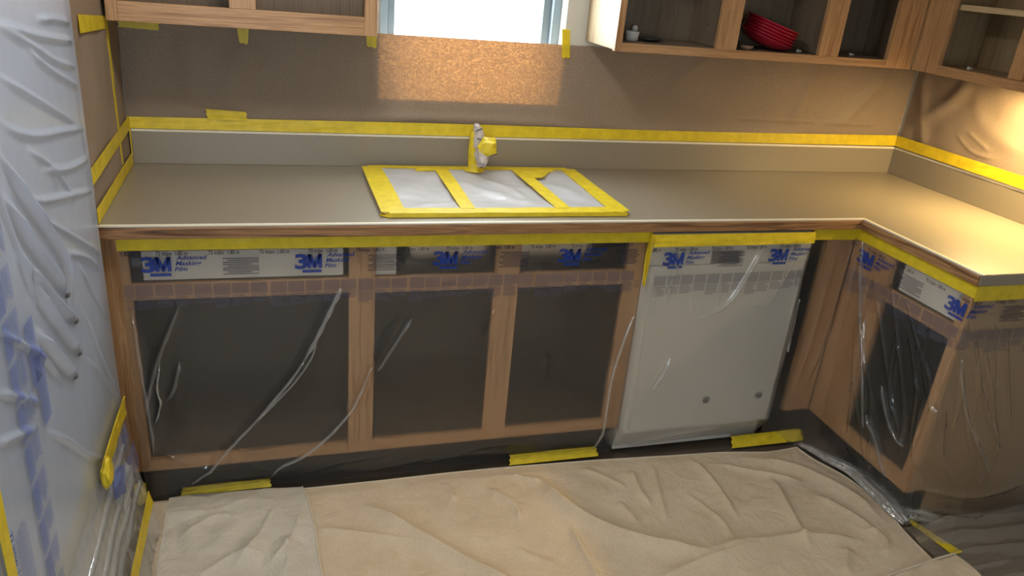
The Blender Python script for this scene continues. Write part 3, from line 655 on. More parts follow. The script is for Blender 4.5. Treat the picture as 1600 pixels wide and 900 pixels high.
tps('bright yellow tape strip along the front rim of the sink', [(0.758, -0.5865), (1.1, -0.5865), (1.50, -0.5865)], [(0.770, -0.538), (1.1, -0.540), (1.490, -0.535)], sub=30, wob=0.002, thick=0.0014)
tape('tape_edge', 'yellow tape edge turned down over the front rim of the sink', [(0.755, -0.5885, ZC + 0.0015), (1.505, -0.5885, ZC + 0.0015)], [(0.755, -0.5868, ZC + 0.014), (1.505, -0.5868, ZC + 0.014)], (0, -1, 0.2), sub=20, wob=0.001)
for xa, ya, xb, yb, lab in ((0.733, -0.566, 0.756, -0.590, 'refrigerator'), (1.522, -0.566, 1.503, -0.590, 'dishwasher')):
    tape('tape_edge', 'yellow tape corner turned down over the front sink corner on the %s side' % lab, [(xa, ya, ZC + 0.0012), (xb, yb, ZC + 0.0012)], [(xa + (0.02 if xa < 1 else -0.02), ya + 0.02, ZC + 0.0145), (xb, yb + 0.012, ZC + 0.0145)], (-0.4 if xa < 1 else 0.4, -0.6, 0.6), sub=6, wob=0.001)
tps('broad yellow tape strip along the sink rim on the refrigerator side', [(0.7355, -0.075), (0.7355, -0.3), (0.7365, -0.575)], [(0.800, -0.080), (0.806, -0.3), (0.808, -0.585)], sub=20, wob=0.003, thick=0.0018)
tps('broad yellow tape strip along the sink rim on the dishwasher side', [(1.519, -0.075), (1.519, -0.3), (1.5195, -0.575)], [(1.463, -0.085), (1.460, -0.3), (1.455, -0.585)], sub=20, wob=0.003, thick=0.0018)
tps('yellow tape strip across the sink film, nearer the refrigerator side', [(0.985, -0.092), (0.983, -0.3), (0.978, -0.545)], [(1.032, -0.092), (1.029, -0.3), (1.022, -0.545)], sub=16, wob=0.002, thick=0.0024)
tps('yellow tape strip across the sink film, nearer the dishwasher side', [(1.268, -0.088), (1.277, -0.3), (1.283, -0.545)], [(1.315, -0.088), (1.324, -0.3), (1.330, -0.545)], sub=16, wob=0.002, thick=0.0024)
tps('torn yellow tape scrap at the back of the sink, beside the tap', [(0.925, -0.098), (1.03, -0.086)], [(0.915, -0.122), (1.03, -0.110)], sub=8, wob=0.003, thick=0.0032, jag=0.006)
tps('torn yellow tape tab folded at the top of the dishwasher-side cross strip', [(1.300, -0.108), (1.405, -0.118)], [(1.303, -0.205), (1.360, -0.190)], sub=8, wob=0.004, thick=0.0034, jag=0.006)
tps('thin yellow tape sliver near the back corner of the sink film', [(1.34, -0.097), (1.425, -0.104)], [(1.34, -0.112), (1.42, -0.117)], sub=6, wob=0.002, thick=0.0044)

# wrapped tap
fa = thing('faucet', 'kitchen tap wrapped in yellow tape and crumpled film behind the sink', 'tap', (1.128, -0.105, ZC + 0.01))
def crumple(name, center, rad, mat, seed, parent, sub=2, amp=0.35, rot=None, flat=True):
    bm = bmesh.new(); bmesh.ops.create_icosphere(bm, subdivisions=sub, radius=1.0)
    rnd = random.Random(seed)
    for vv in bm.verts:
        k = 1 + amp * (rnd.random() - 0.55); vv.co *= k
        vv.co = Vector((vv.co.x * rad[0], vv.co.y * rad[1], vv.co.z * rad[2]))
    if rot is not None: bmesh.ops.rotate(bm, verts=bm.verts[:], matrix=rot)
    bmesh.ops.translate(bm, verts=bm.verts[:], vec=center)
    return from_bm(name, bm, mat, parent, not flat)
WRAP = plain('silvery_wrap_film', (0.50, 0.45, 0.44), 0.22, 0.25, 50)
WRAPD = plain('brown_wrap_film', (0.20, 0.12, 0.10), 0.25, 0.3, 50)
def column(name, levels, mat, parent, seg=9, seed=1, amp=0.12):
    rnd = random.Random(seed); bm = bmesh.new(); R = []
    for (cx, cy, z, rx, ry) in levels:
        R.append([bm.verts.new((cx + rx * (1 + amp * (rnd.random() - .5)) * math.cos(2 * math.pi * k / seg), cy + ry * (1 + amp * (rnd.random() - .5)) * math.sin(2 * math.pi * k / seg), z)) for k in range(seg)])
    for a, b in zip(R, R[1:]):
        for k in range(seg): bm.faces.new((a[k], a[(k + 1) % seg], b[(k + 1) % seg], b[k]))
    bm.faces.new(R[0]); bm.faces.new(R[-1]); return from_bm(name, bm, mat, parent)
zs = ZC + 0.0125
column('tape_collar', [(1.130, -0.108, zs, 0.034, 0.026), (1.128, -0.107, zs + 0.010, 0.026, 0.022), (1.126, -0.106, zs + 0.03, 0.021, 0.018)], TAPE, fa, 11, 3, 0.35)
column('taped_stem', [(1.125, -0.106, zs + 0.02, 0.020, 0.017), (1.123, -0.104, zs + 0.07, 0.019, 0.016), (1.119, -0.102, zs + 0.12, 0.016, 0.015), (1.121, -0.102, zs + 0.135, 0.013, 0.012)], TAPE, fa, 10, 5, 0.25)
column('wrapped_handle', [(1.136, -0.112, zs + 0.085, 0.022, 0.020), (1.135, -0.110, zs + 0.115, 0.023, 0.020), (1.132, -0.104, zs + 0.140, 0.018, 0.016), (1.128, -0.100, zs + 0.158, 0.013, 0.013), (1.126, -0.098, zs + 0.165, 0.008, 0.008)], WRAP, fa, 9, 8, 0.25)
crumple('wrapped_spout', (1.140, -0.150, zs + 0.068), (0.025, 0.030, 0.044), WRAP, 11, fa, 2, 0.4)
crumple('crumpled_tape', (1.158, -0.158, zs + 0.098), (0.036, 0.026, 0.036), TAPE, 21, fa, 2, 0.42)
crumple('loose_wrap_end', (1.184, -0.130, zs + 0.078), (0.016, 0.018, 0.024), WRAPD, 14, fa, 1, 0.5)
crumple('dark_wrap_tip', (1.143, -0.132, zs + 0.040), (0.015, 0.018, 0.026), WRAPD, 31, fa, 2, 0.4)
for A, B in (([(1.120, -0.135, zs + 0.125), (1.145, -0.142, zs + 0.118)], [(1.122, -0.137, zs + 0.119), (1.144, -0.144, zs + 0.112)]),
             ([(1.118, -0.119, zs + 0.145), (1.140, -0.122, zs + 0.156)], [(1.119, -0.120, zs + 0.141), (1.141, -0.123, zs + 0.151)])):
    tape('dark_stripe', None, A, B, (0, -1, 0.3), fa, 0.0008, 4, 0.0, GREYP)

# ------------------------------------------------------------ film over the open base cabinets
F1R = [([(0.618, 0.711), (0.609, 0.687), (0.578, 0.621), (0.544, 0.549), (0.512, 0.487), (0.474, 0.424), (0.417, 0.352), (0.359, 0.278), (0.291, 0.205), (0.232, 0.13), (0.174, 0.071)], 0.010, 0.016),
       ([(0.548, 0.538), (0.53, 0.486), (0.483, 0.413), (0.407, 0.33), (0.368, 0.288)], 0.006, 0.010),
       ([(0.794, 0.599), (0.748, 0.526), (0.71, 0.451), (0.682, 0.374), (0.653, 0.307), (0.614, 0.253), (0.575, 0.209), (0.516, 0.156), (0.437, 0.105), (0.407, 0.059)], 0.009, 0.013),
       ([(1.574, 0.571), (1.55, 0.501), (1.523, 0.368), (1.518, 0.241), (1.516, 0.136), (1.51, 0.042)], 0.010, 0.014),
       ([(0.183, 0.673), (0.148, 0.593), (0.112, 0.504), (0.09, 0.433), (0.064, 0.329)], 0.008, 0.012),
       ([(0.062, 0.656), (0.065, 0.518), (0.075, 0.352), (0.08, 0.20)], 0.012, 0.012),
       ([(0.12, 0.50), (0.105, 0.42), (0.11, 0.37), (0.09, 0.30)], 0.005, 0.010), ([(0.17, 0.50), (0.15, 0.42), (0.13, 0.38)], 0.005, 0.008),
       ([(0.40, 0.08), (0.33, 0.15), (0.30, 0.25)], 0.01, 0.008), ([(0.30, 0.10), (0.20, 0.14), (0.1, 0.2)], 0.01, 0.008),
       ([(0.50, 0.05), (0.62, 0.10), (0.80, 0.12)], 0.012, 0.010), ([(0.9, 0.05), (1.1, 0.10), (1.3, 0.10)], 0.012, 0.010), ([(0.7, 0.04), (0.95, 0.08), (1.2, 0.05)], 0.010, 0.008),
       ([(0.83, 0.60), (0.77, 0.50), (0.73, 0.43)], 0.006, 0.006), ([(1.10, 0.62), (1.05, 0.53)], 0.006, 0.006), ([(1.28, 0.45), (1.29, 0.36)], 0.01, 0.005)]
def film1_y(X, Z):
    low = np.clip((0.66 - Z) / 0.5, 0, 1)
    y = -0.6035 - 0.014 * low ** 1.2 - ridges(X, Z, F1R) * np.clip((0.76 - Z) / 0.1, 0, 1) - 0.006 * low * np.sin(X * 9 + 1)
    toe = np.clip((0.13 - Z) / 0.12, 0, 1)
    return y + toe * 0.042
f1 = thing('masking_film', 'wide clear printed film hung over the open base cabinets and sink base', 'masking film', (0.82, -0.61, 0.01))
X, Z = np.meshgrid(np.linspace(0.046, 1.586, 420), np.linspace(0.008, 0.842, 230))
grid('sheet', X, film1_y(X, Z) - 0.0012 * fbm(X, Z, 14, 4.0) * np.clip((0.7 - Z) * 4, 0, 1), Z, FILM, f1)
pr = Print(); film_print(pr, 0.097 - 0.396, 5)
def f1map(s, t):
    z = 0.838 - t; return np.stack([s, film1_y(s, z) - 0.0016, z + 0.012 * np.sin(s * 2.2) * 0], -1)
pr.build('printed_lettering', f1map, [INK, INK_GREY, INK_PALE], f1, 0.05, 1.58)
def fold_ribbon(parent, pts, w, y0=-0.006, mp=None, mat=None):
    """a doubled, standing fold of film along a line on the sheet"""
    P = smooth_line(pts, 6); n = len(P); bm = bmesh.new(); A = []; B = []; D = []
    for i in range(n):
        t = P[min(i + 1, n - 1)] - P[max(i - 1, 0)]; t /= np.linalg.norm(t); nn = np.array([-t[1], t[0]])
        e = w * min(1, 6 * i / n + 0.05, 6 * (n - 1 - i) / n + 0.05) * (0.7 + 0.5 * abs(math.sin(i * 0.7)))
        a = P[i] - nn * e * 0.3; b = P[i] + nn * e
        A.append(bm.verts.new(mp(*a, 0.001))); D.append(bm.verts.new(mp(*((a + b) / 2), 0.012))); B.append(bm.verts.new(mp(*b, 0.004)))
    for i in range(n - 1):
        bm.faces.new((A[i], A[i + 1], D[i + 1], D[i])); bm.faces.new((D[i], D[i + 1], B[i + 1], B[i]))
    return from_bm('fold', bm, mat or FILM_FOLD, parent, True)
def mp1(x, z, o): return (x, float(film1_y(np.array([x]), np.array([z]))[0]) - o, z)
fold_ribbon(f1, F1R[0][0][:5], 0.010, mp=mp1); fold_ribbon(f1, F1R[0][0][4:], 0.006, mp=mp1); fold_ribbon(f1, F1R[1][0], 0.005, mp=mp1)
fold_ribbon(f1, F1R[2][0][2:], 0.006, mp=mp1); fold_ribbon(f1, F1R[3][0], 0.005, mp=mp1); fold_ribbon(f1, F1R[6][0], 0.005, mp=mp1)
for q in (4, 5, 7, 13): fold_ribbon(f1, F1R[q][0], 0.008, mp=mp1, mat=FILM_FOLD_LIGHT)

# film over the dishwasher
F2R = [([(1.66, 0.83), (1.69, 0.77), (1.68, 0.70), (1.675, 0.62)], 0.006, 0.007), ([(1.86, 0.75), (1.87, 0.65), (1.87, 0.60)], 0.005, 0.006),
       ([(2.0, 0.83), (1.93, 0.66), (1.88, 0.60), (1.80, 0.57)], 0.006, 0.009), ([(2.15, 0.80), (2.08, 0.62), (2.02, 0.60)], 0.005, 0.006), ([(1.75, 0.68), (1.78, 0.59)], 0.005, 0.006),
       ([(1.72, 0.42), (1.70, 0.36), (1.67, 0.30)], 0.005, 0.010), ([(1.60, 0.73), (1.60, 0.45), (1.605, 0.15)], 0.008, 0.010), ([(1.62, 0.70), (1.625, 0.58)], 0.006, 0.008),
       ([(1.70, 0.05), (1.85, 0.09), (2.0, 0.10)], 0.01, 0.012), ([(1.65, 0.03), (1.8, 0.05), (1.95, 0.07)], 0.008, 0.01), ([(2.17, 0.72), (2.19, 0.5), (2.18, 0.3)], 0.008, 0.01)]
def film2_y(X, Z):
    y = -0.634 - 0.008 * np.clip((0.7 - Z) / 0.4, 0, 1) - ridges(X, Z, F2R)
    side = np.clip((1.600 - X) / 0.016, 0, 1) + np.clip((X - 2.190) / 0.016, 0, 1)
    y = y + 0.03 * side ** 2
    return y + 0.075 * np.clip((0.125 - Z) / 0.12, 0, 1)
f2 = thing('masking_film', 'clear printed film taped over the white dishwasher front', 'masking film', (1.89, -0.63, 0.01))
X, Z = np.meshgrid(np.linspace(1.586, 2.204, 220), np.linspace(0.008, 0.834, 230))
FILM_DW = film_mat('dishwasher_masking_film', 0.12, 0.07, 0.2, (0.86, 0.85, 0.80), blur=0.65)
grid('sheet', X, film2_y(X, Z), Z, FILM_DW, f2)
pr = Print(); film_print(pr, 1.635 - 0.396, 3)
def f2map(s, t):
    z = 0.829 + 0.010 * (s - 1.59) - t; return np.stack([s, film2_y(s, z) - 0.0016, z], -1)
pr.build('printed_lettering', f2map, [INK, INK_GREY, INK_PALE], f2, 1.592, 2.192)
def mp2(x, z, o): return (x, float(film2_y(np.array([x]), np.array([z]))[0]) - o, z)
for q in (2, 5, 6): fold_ribbon(f2, F2R[q][0], 0.005, mp=mp2, mat=FILM_FOLD_LIGHT if q != 5 else None)
for q in ([(2.196, 0.62), (2.194, 0.50), (2.19, 0.42)],): fold_ribbon(f2, q, 0.010, mp=mp2)

# film round the inner corner, along the short leg and round its end
top_path = np.array([(2.206, -0.604), (2.30, -0.606), (2.380, -0.612), (2.394, -0.640), (2.3955, -0.75), (2.3955, -0.95), (2.3955, -1.112), (2.402, -1.1205), (2.55, -1.1215), (2.80, -1.1215), (3.02, -1.1215)])
bot_path = np.array([(2.206, -0.600), (2.27, -0.622), (2.325, -0.662), (2.360, -0.730), (2.384, -0.83), (2.393, -0.97), (2.393, -1.108), (2.412, -1.136), (2.58, -1.185), (2.82, -1.20), (3.02, -1.20)])
seg = np.hypot(*np.diff(top_path, axis=0).T); cum = np.r_[0, np.cumsum(seg)]; LEN = cum[-1]
F3R = [([(0.10, 0.05), (0.12, 0.3), (0.11, 0.6)], 0.010, 0.008), ([(0.215, 0.0), (0.25, 0.12), (0.33, 0.35), (0.42, 0.6)], 0.008, 0.010), ([(0.20, 0.05), (0.19, 0.3), (0.14, 0.6)], 0.012, 0.012),
       ([(0.36, 0.05), (0.47, 0.25), (0.58, 0.45), (0.62, 0.60)], 0.007, 0.010), ([(0.30, 0.10), (0.45, 0.35), (0.60, 0.55)], 0.007, 0.010), ([(0.50, 0.20), (0.62, 0.38)], 0.006, 0.008),
       ([(0.45, 0.10), (0.55, 0.22), (0.66, 0.32)], 0.006, 0.008), ([(0.28, 0.2), (0.30, 0.4), (0.34, 0.7)], 0.012, 0.010), ([(0.46, 0.42), (0.55, 0.52), (0.63, 0.56)], 0.008, 0.014), ([(0.42, 0.55), (0.50, 0.60), (0.60, 0.70)], 0.008, 0.014),
       ([(0.40, 0.45), (0.46, 0.6), (0.48, 0.75)], 0.008, 0.010), ([(0.68, 0.05), (0.80, 0.30), (0.95, 0.55)], 0.008, 0.010), ([(0.70, 0.20), (0.78, 0.40), (0.92, 0.62)], 0.008, 0.010), ([(0.70, 0.35), (0.74, 0.55), (0.80, 0.65)], 0.007, 0.010),
       ([(0.76, 0.12), (0.88, 0.40), (0.95, 0.60)], 0.006, 0.008), ([(0.84, 0.10), (0.96, 0.45)], 0.006, 0.008), ([(0.70, 0.68), (0.9, 0.70), (1.1, 0.66)], 0.012, 0.012), ([(0.72, 0.75), (0.95, 0.78)], 0.012, 0.012)]
for k in range(16):
    rr = random.Random(k + 40); s0 = rr.uniform(0.24, 1.1); t0 = rr.uniform(0.05, 0.4)
    F3R.append(([(s0, t0), (s0 + rr.uniform(0.02, 0.10), t0 + 0.16), (s0 + rr.uniform(0.05, 0.2), t0 + 0.34)], 0.005, 0.006))
def interp_path(path, s):
    return np.stack([np.interp(s, cum, path[:, 0]), np.interp(s, cum, path[:, 1])], -1)
def film3(s, t, off=0.0):
    f = np.clip((t - 0.05) / 0.70, 0, 1) ** 1.1
    h = 0.004
    def base(s_): return interp_path(top_path, s_) * (1 - f)[..., None] + interp_path(bot_path, s_) * f[..., None]
    p = base(s); tan = base(np.clip(s + h, 0, LEN)) - base(np.clip(s - h, 0, LEN)); tan /= np.linalg.norm(tan, axis=-1, keepdims=True) + 1e-9
    nrm = np.stack([tan[..., 1], -tan[..., 0]], -1)     # towards the room
    d = ridges(s, t, F3R) * np.clip((t - 0.02) * 12, 0, 1) + off
    p = p + nrm * np.asarray(d)[..., None]
    tuck = np.clip((np.asarray(t) - 0.715) / 0.10, 0, 1) * np.clip((np.asarray(s) - 0.26) / 0.08, 0, 1) * np.clip((0.70 - np.asarray(s)) / 0.03, 0, 1)
    p = p + np.stack([0.058 * tuck, 0 * tuck], -1)
    return np.concatenate([p, (0.836 - t)[..., None]], -1)
f3 = thing('masking_film', 'clear printed film wrapped round the short cabinet leg and inner corner', 'masking film', (2.5, -0.9, 0.01))
S, T = np.meshgrid(np.linspace(0, LEN, 420), np.linspace(0, 0.826, 200))
W3 = film3(S, T)
grid('sheet', W3[..., 0], W3[..., 1], W3[..., 2], FILM, f3)
pr = Print(); film_print(pr, 0.205 - 0.396, 5)
pr.build('printed_lettering', lambda s, t: film3(s, t + 0.004, 0.0016), [INK, INK_GREY, INK_PALE], f3, 0.17, LEN - 0.02)
def mp3(s, t, o): return tuple(film3(np.array([s]), np.array([t]), o)[0])
for q in (1, 8, 9, 12): fold_ribbon(f3, F3R[q][0], 0.006, mp=mp3, mat=FILM_FOLD_LIGHT)

# ------------------------------------------------------------ refrigerator and its film
RX = 0.028; RY0, RY1 = -1.655, -0.748
rf = thing('refrigerator', 'tall white refrigerator behind printed plastic film, beside the counter', 'refrigerator', (-0.35, -1.2, 0))
box('body', (-0.74, RY0, 0.03), (-0.035, RY1, 1.80), WHITE, rf, 0.01)
box('upper_door', (-0.033, RY0, 0.475), (RX, RY1, 1.80), WHITE, rf, 0.012)
box('freezer_drawer', (-0.033, RY0, 0.10), (RX, RY1, 0.465), WHITE, rf, 0.012)
box('toe_grille', (-0.035, RY0 + 0.01, 0.03), (-0.01, RY1 - 0.01, 0.098), GREYP, rf)
for (y, z) in ((-1.11, 0.935), (-1.075, 0.86), (-1.085, 0.79), (-1.14, 0.765)): lathe('dispenser_peg', [(0.008, 0), (0.008, 0.014), (0.006, 0.018), (0.001, 0.019)], (RX - 0.002, y, z), GREYP, rf, 16, Matrix.Rotation(math.radians(90), 3, 'Y'))
FR = [([(-1.254, 1.467), (-1.043, 1.424), (-0.741, 1.378)], 0.012, 0.010), ([(-1.257, 1.462), (-1.094, 1.414), (-0.93, 1.363), (-0.76, 1.326)], 0.010, 0.012), ([(-1.117, 1.411), (-1.009, 1.363), (-0.763, 1.283)], 0.009, 0.010),
      ([(-1.297, 1.392), (-1.143, 1.333), (-0.94, 1.258), (-0.824, 1.215)], 0.013, 0.014), ([(-1.333, 1.33), (-1.264, 1.297), (-1.141, 1.262), (-0.958, 1.229), (-0.763, 1.193)], 0.011, 0.013),
      ([(-1.135, 1.195), (-0.947, 1.15), (-0.756, 1.122)], 0.010, 0.013), ([(-1.237, 1.174), (-1.143, 1.141), (-0.925, 1.087), (-0.765, 1.047)], 0.012, 0.016), ([(-1.266, 1.194), (-1.215, 1.138), (-1.066, 1.054), (-0.773, 0.895)], 0.011, 0.013),
      ([(-1.359, 1.284), (-1.272, 1.185), (-1.159, 1.075), (-1.095, 1.00), (-1.075, 0.90)], 0.020, 0.022), ([(-1.366, 1.214), (-1.277, 1.106), (-1.191, 1.023), (-1.107, 0.937)], 0.013, 0.024),
      ([(-1.354, 1.112), (-1.277, 1.034), (-1.168, 0.933), (-1.075, 0.86)], 0.013, 0.026), ([(-1.312, 1.049), (-1.234, 0.951), (-1.085, 0.79)], 0.013, 0.026), ([(-1.324, 0.956), (-1.237, 0.865), (-1.14, 0.765)], 0.013, 0.024),
      ([(-1.498, 1.044), (-1.399, 0.97), (-1.313, 0.9), (-1.226, 0.796)], 0.014, 0.016), ([(-1.544, 0.965), (-1.47, 0.915), (-1.371, 0.842)], 0.010, 0.016), ([(-1.581, 0.9), (-1.501, 0.862), (-1.408, 0.816)], 0.008, 0.014),
      ([(-1.347, 0.766), (-1.245, 0.675), (-1.127, 0.558), (-1.014, 0.47)], 0.009, 0.014), ([(-1.013, 0.736), (-0.897, 0.612), (-0.766, 0.489)], 0.009, 0.012), ([(-1.004, 0.857), (-0.899, 0.674), (-0.773, 0.499)], 0.010, 0.010),
      ([(-1.02, 1.45), (-0.9, 1.44), (-0.77, 1.42)], 0.01, 0.01), ([(-1.2, 1.25), (-1.05, 1.17), (-0.95, 1.08)], 0.016, 0.014), ([(-1.05, 1.0), (-0.9, 0.93), (-0.8, 0.86)], 0.008, 0.007), ([(-0.98, 0.95), (-0.88, 0.82), (-0.78, 0.72)], 0.008, 0.008),
      ([(-1.45, 1.35), (-1.35, 1.12), (-1.30, 1.0)], 0.015, 0.014)]
def fridge_x(Y, Z):
    top = 0.036 + ridges(Y, Z, [(p, (0.0065 if h < 0.02 else 0.010), (0.0075 if h < 0.02 else 0.017)) for p, w, h in FR], True) * np.clip((RY1 - Y - 0.0) / 0.03, 0.15, 1)
    return top
ff = thing('masking_film', 'large milky plastic film with blue print covering the refrigerator front', 'masking film', (0.04, -1.2, 0.05))
Yg, Z = np.meshgrid(np.linspace(RY1 + 0.004, RY0, 380), np.linspace(0.40, 1.83, 520))
grid('sheet', fridge_x(Yg, Z) + 0.0006 * fbm(Yg, Z, 9, 6.0), Yg, Z, FILM_FRIDGE, ff)
pr = Print()
def fmap(s, t): return np.stack([fridge_x(s, t) + 0.003, s, t], -1)
rnd = random.Random(3)
z = 1.20
while z > 0.44:       # column of printed blocks, each with ragged text lines
    h = 0.066
    pr.patch(-1.487, -1.452, z - h, z, 0)
    for k in range(5):
        w = h * rnd.choice((0.95, 0.9, 0.7, 0.8))
        pr.patch(-1.448 + k * 0.0085, -1.4425 + k * 0.0085, z - w, z, 0)
    z -= 0.076
for yy, zz, h in ((-1.36, 1.00, 0.12), (-1.34, 0.93, 0.14)): pr.patch(yy - 0.03, yy + 0.02, zz - h, zz, 0)
for k in range(11):
    pr.patch(-1.592 + k * 0.0052, -1.5892 + k * 0.0052, 0.600 + 0.008 * (k % 3) - 0.02 * (k > 8), 0.735 - 0.010 * (k % 4 == 1), 0)
pr.build('printed_blocks', fmap, [INK_FRIDGE], ff)
prt = Print(); prt.text('72 in/po  1,82 m', 0.0, 0.0, 0.0175, 0, 0.0004, 0, 0.125)
def frot(s, t):   # lettering runs down the door
    return fmap(-1.612 - t, 0.755 - s)
prt.build('printed_lettering', frot, [INK], ff)
# skirt of film below the tape
def skirt(u_, w):    # u_ along y, w 0 at top .. 1 on the floor
    y = RY1 - 0.006 + u_ * (RY0 - RY1); z = 0.452 * (1 - w) + 0.030 * w
    flare = 0.058 * w ** 1.6
    x = 0.038 + flare + 0.005 * w * np.sin(u_ * 26 + 1.2) + 0.003 * np.abs(np.sin(u_ * 61)) * np.clip(w * 2, 0, 1)
    return x, y, z
U_, W_ = np.meshgrid(np.linspace(0, 1, 260), np.linspace(0, 1, 70))
x, y, z = skirt(U_, W_); x = np.maximum(x + 0.008 * fbm(U_ * 6, W_, 1.5, 2) * W_, 0.036)
sk_m = film_mat('skirt_masking_film', 0.30, 0.14, 0.16, (0.82, 0.86, 0.92), 0.5, 20)
sk_o = grid('skirt', x, y, z, sk_m, ff)
pr = Print(); film_print(pr, 0.012, 1, blocks=True)
def skmap(s, t):
    w = (t + 0.02) / 0.46; x, y, z = skirt(s / 0.9, w); return np.stack([x + 0.006, y, z], -1)
pr.build('printed_lettering', skmap, [INK_FRIDGE, INK_FRIDGE, INK_FRIDGE], ff, -1, 0.16)
crumple('gathered_print', (0.060, -0.985, 0.375), (0.010, 0.050, 0.045), INK_FRIDGE, 4, ff, 2, 0.7)
crumple('gathered_film', (0.058, -0.93, 0.32), (0.016, 0.06, 0.06), sk_m, 9, ff, 2, 0.8)
def mps(u_, w, o): x, y, z = skirt(np.array([u_]), np.array([w])); return (float(x[0]) + 0.004 + o, float(y[0]), float(z[0]))
for a, b in ((0.10, 0.14), (0.10, 0.30), (0.16, 0.42), (0.05, 0.50)):
    fold_ribbon(ff, [(a, b), (a + 0.25, b + 0.01), (a + 0.55, b + 0.04), (0.9, b + 0.05)], 0.012, mp=mps)
tape('tape_strip', 'bright yellow tape strip across the refrigerator film at freezer height', [(0.043, RY1, 0.425), (0.043, -0.90, 0.427), (0.043, -1.06, 0.432)], [(0.045, RY1, 0.478), (0.045, -0.90, 0.485), (0.045, -1.06, 0.485)], (1, 0, 0), sub=20, wob=0.006)
tape('tape_strip', 'long yellow tape strip showing pale through the refrigerator film', [(0.0292, -0.80, 0.420), (0.0292, RY0, 0.415)], [(0.0292, -0.80, 0.510), (0.0292, RY0, 0.505)], (1, 0, 0), sub=40, wob=0.001)
tape('tape_strip', 'yellow tape strip low on the film skirt of the refrigerator', [(0.088, RY1 - 0.02, 0.142), (0.088, -1.1, 0.142), (0.088, RY0, 0.142)], [(0.080, RY1 - 0.02, 0.180), (0.080, -1.1, 0.180), (0.080, RY0, 0.180)], (1, 0, 0.15), sub=40, wob=0.003)
tape('tape_strip', 'upright yellow tape strip along the far side of the refrigerator door', [(0.042, RY0 - 0.001, 0.49), (0.042, RY0 - 0.001, 1.10)], [(0.042, RY0 + 0.034, 0.49), (0.042, RY0 + 0.030, 1.10)], (1, 0, 0), sub=24, wob=0.003)
cr = crumple('tape_knot', (0.054, -1.06, 0.462), (0.012, 0.034, 0.036), TAPE, 6, None, 2, 0.6)
tag(cr, 'crumpled yellow tape knot gathering the film at the refrigerator corner', 'tape')
cr = crumple('tape_knot', (0.030, -0.607, 0.055), (0.018, 0.020, 0.045), TAPE, 16, None, 2, 0.5)
tag(cr, 'crumpled yellow tape wad on the floor at the foot of the drawer cabinet', 'tape')

# ------------------------------------------------------------ drop cloth
CR = [([(0.683, -0.73), (0.802, -0.872), (0.896, -0.987), (0.988, -1.083), (1.10, -1.22)], 0.030, 0.022), ([(0.523, -0.805), (0.686, -0.873), (0.83, -0.933)], 0.018, 0.010),
      ([(1.263, -0.674), (1.296, -0.80), (1.345, -0.91), (1.42, -1.0), (1.53, -1.08), (1.688, -1.14)], 0.032, 0.026), ([(1.688, -1.13), (1.9, -1.121), (2.04, -1.127), (2.22, -1.182)], 0.018, 0.014),
      ([(1.859, -0.67), (1.875, -0.805), (1.864, -0.991)], 0.014, 0.013), ([(1.612, -0.705), (1.592, -0.827), (1.60, -0.9)], 0.016, 0.013), ([(1.70, -0.70), (1.65, -0.86), (1.62, -0.963)], 0.013, 0.010),
      ([(1.297, -0.934), (1.296, -1.05), (1.295, -1.20)], 0.012, 0.010), ([(2.098, -0.844), (2.034, -1.101), (2.025, -1.174)], 0.016, 0.014), ([(2.145, -1.197), (2.048, -1.304)], 0.02, 0.012),
      ([(1.45, -1.22), (1.643, -1.171), (1.789, -1.149), (1.891, -1.134)], 0.022, 0.014), ([(1.44, -0.66), (1.50, -0.72), (1.56, -0.80)], 0.012, 0.007), ([(1.18, -0.66), (1.24, -0.70), (1.27, -0.72)], 0.014, 0.010),
      ([(2.10, -0.72), (2.22, -0.80), (2.33, -0.95), (2.36, -1.1)], 0.03, 0.016), ([(1.95, -0.72), (2.05, -0.78), (2.2, -0.88)], 0.012, 0.009), ([(2.2, -0.95), (2.28, -1.1), (2.27, -1.2)], 0.018, 0.012),
      ([(2.25, -1.13), (2.30, -1.19), (2.24, -1.25)], 0.014, 0.010), ([(0.95, -0.66), (0.97, -0.76)], 0.012, 0.007), ([(1.08, -0.72), (1.15, -0.82), (1.14, -0.9)], 0.014, 0.010), ([(0.75, -1.2), (0.9, -1.15), (1.1, -1.25)], 0.02, 0.010),
      ([(1.75, -0.86), (1.80, -1.0), (1.78, -1.1)], 0.012, 0.007), ([(1.5, -0.85), (1.52, -0.98)], 0.014, 0.007), ([(1.1, -1.0), (1.2, -1.1)], 0.015, 0.007)]
edge_top = np.array([(0.10, -0.588), (0.205, -0.589), (0.396, -0.596), (0.514, -0.606), (0.76, -0.606), (1.021, -0.605), (1.25, -0.61), (1.512, -0.62), (1.808, -0.641), (2.0, -0.652), (2.188, -0.682), (2.327, -0.672)])
edge_rt = np.array([(2.327, -0.672), (2.343, -0.75), (2.40, -0.879), (2.41, -1.0), (2.408, -1.1), (2.396, -1.184), (2.39, -1.302), (2.38, -1.5), (2.37, -2.4)])
def cloth_h(X, Y):
    soft = 0.010 * np.abs(fbm(X, Y, 2.6, 1.0, 2)) + 0.0015 * fbm(X, Y, 12, 5.0, 2)
    return 0.006 + soft.clip(-0.002) + ridges(X, Y, CR) * 1.05 + ridges(X, Y, CR, True) * 0.35
nu, nv = 520, 360
uu = np.linspace(0, 1, nu); vv = np.linspace(0, 1, nv) ** 1.3
Ytop = np.interp(0.10 + uu * 2.227, edge_top[:, 0], edge_top[:, 1])
U_, V_ = np.meshgrid(uu, vv)
Yg = Ytop[None, :] * (1 - V_) + (-2.4) * V_
XL = 0.05 + 0.0 * Yg; XRr = np.interp(-Yg, -edge_rt[:, 1], edge_rt[:, 0])
Xg = XL + (XRr - XL) * U_
edge = np.minimum(np.minimum(U_, 1 - U_) * 2.2, V_ * 1.7)
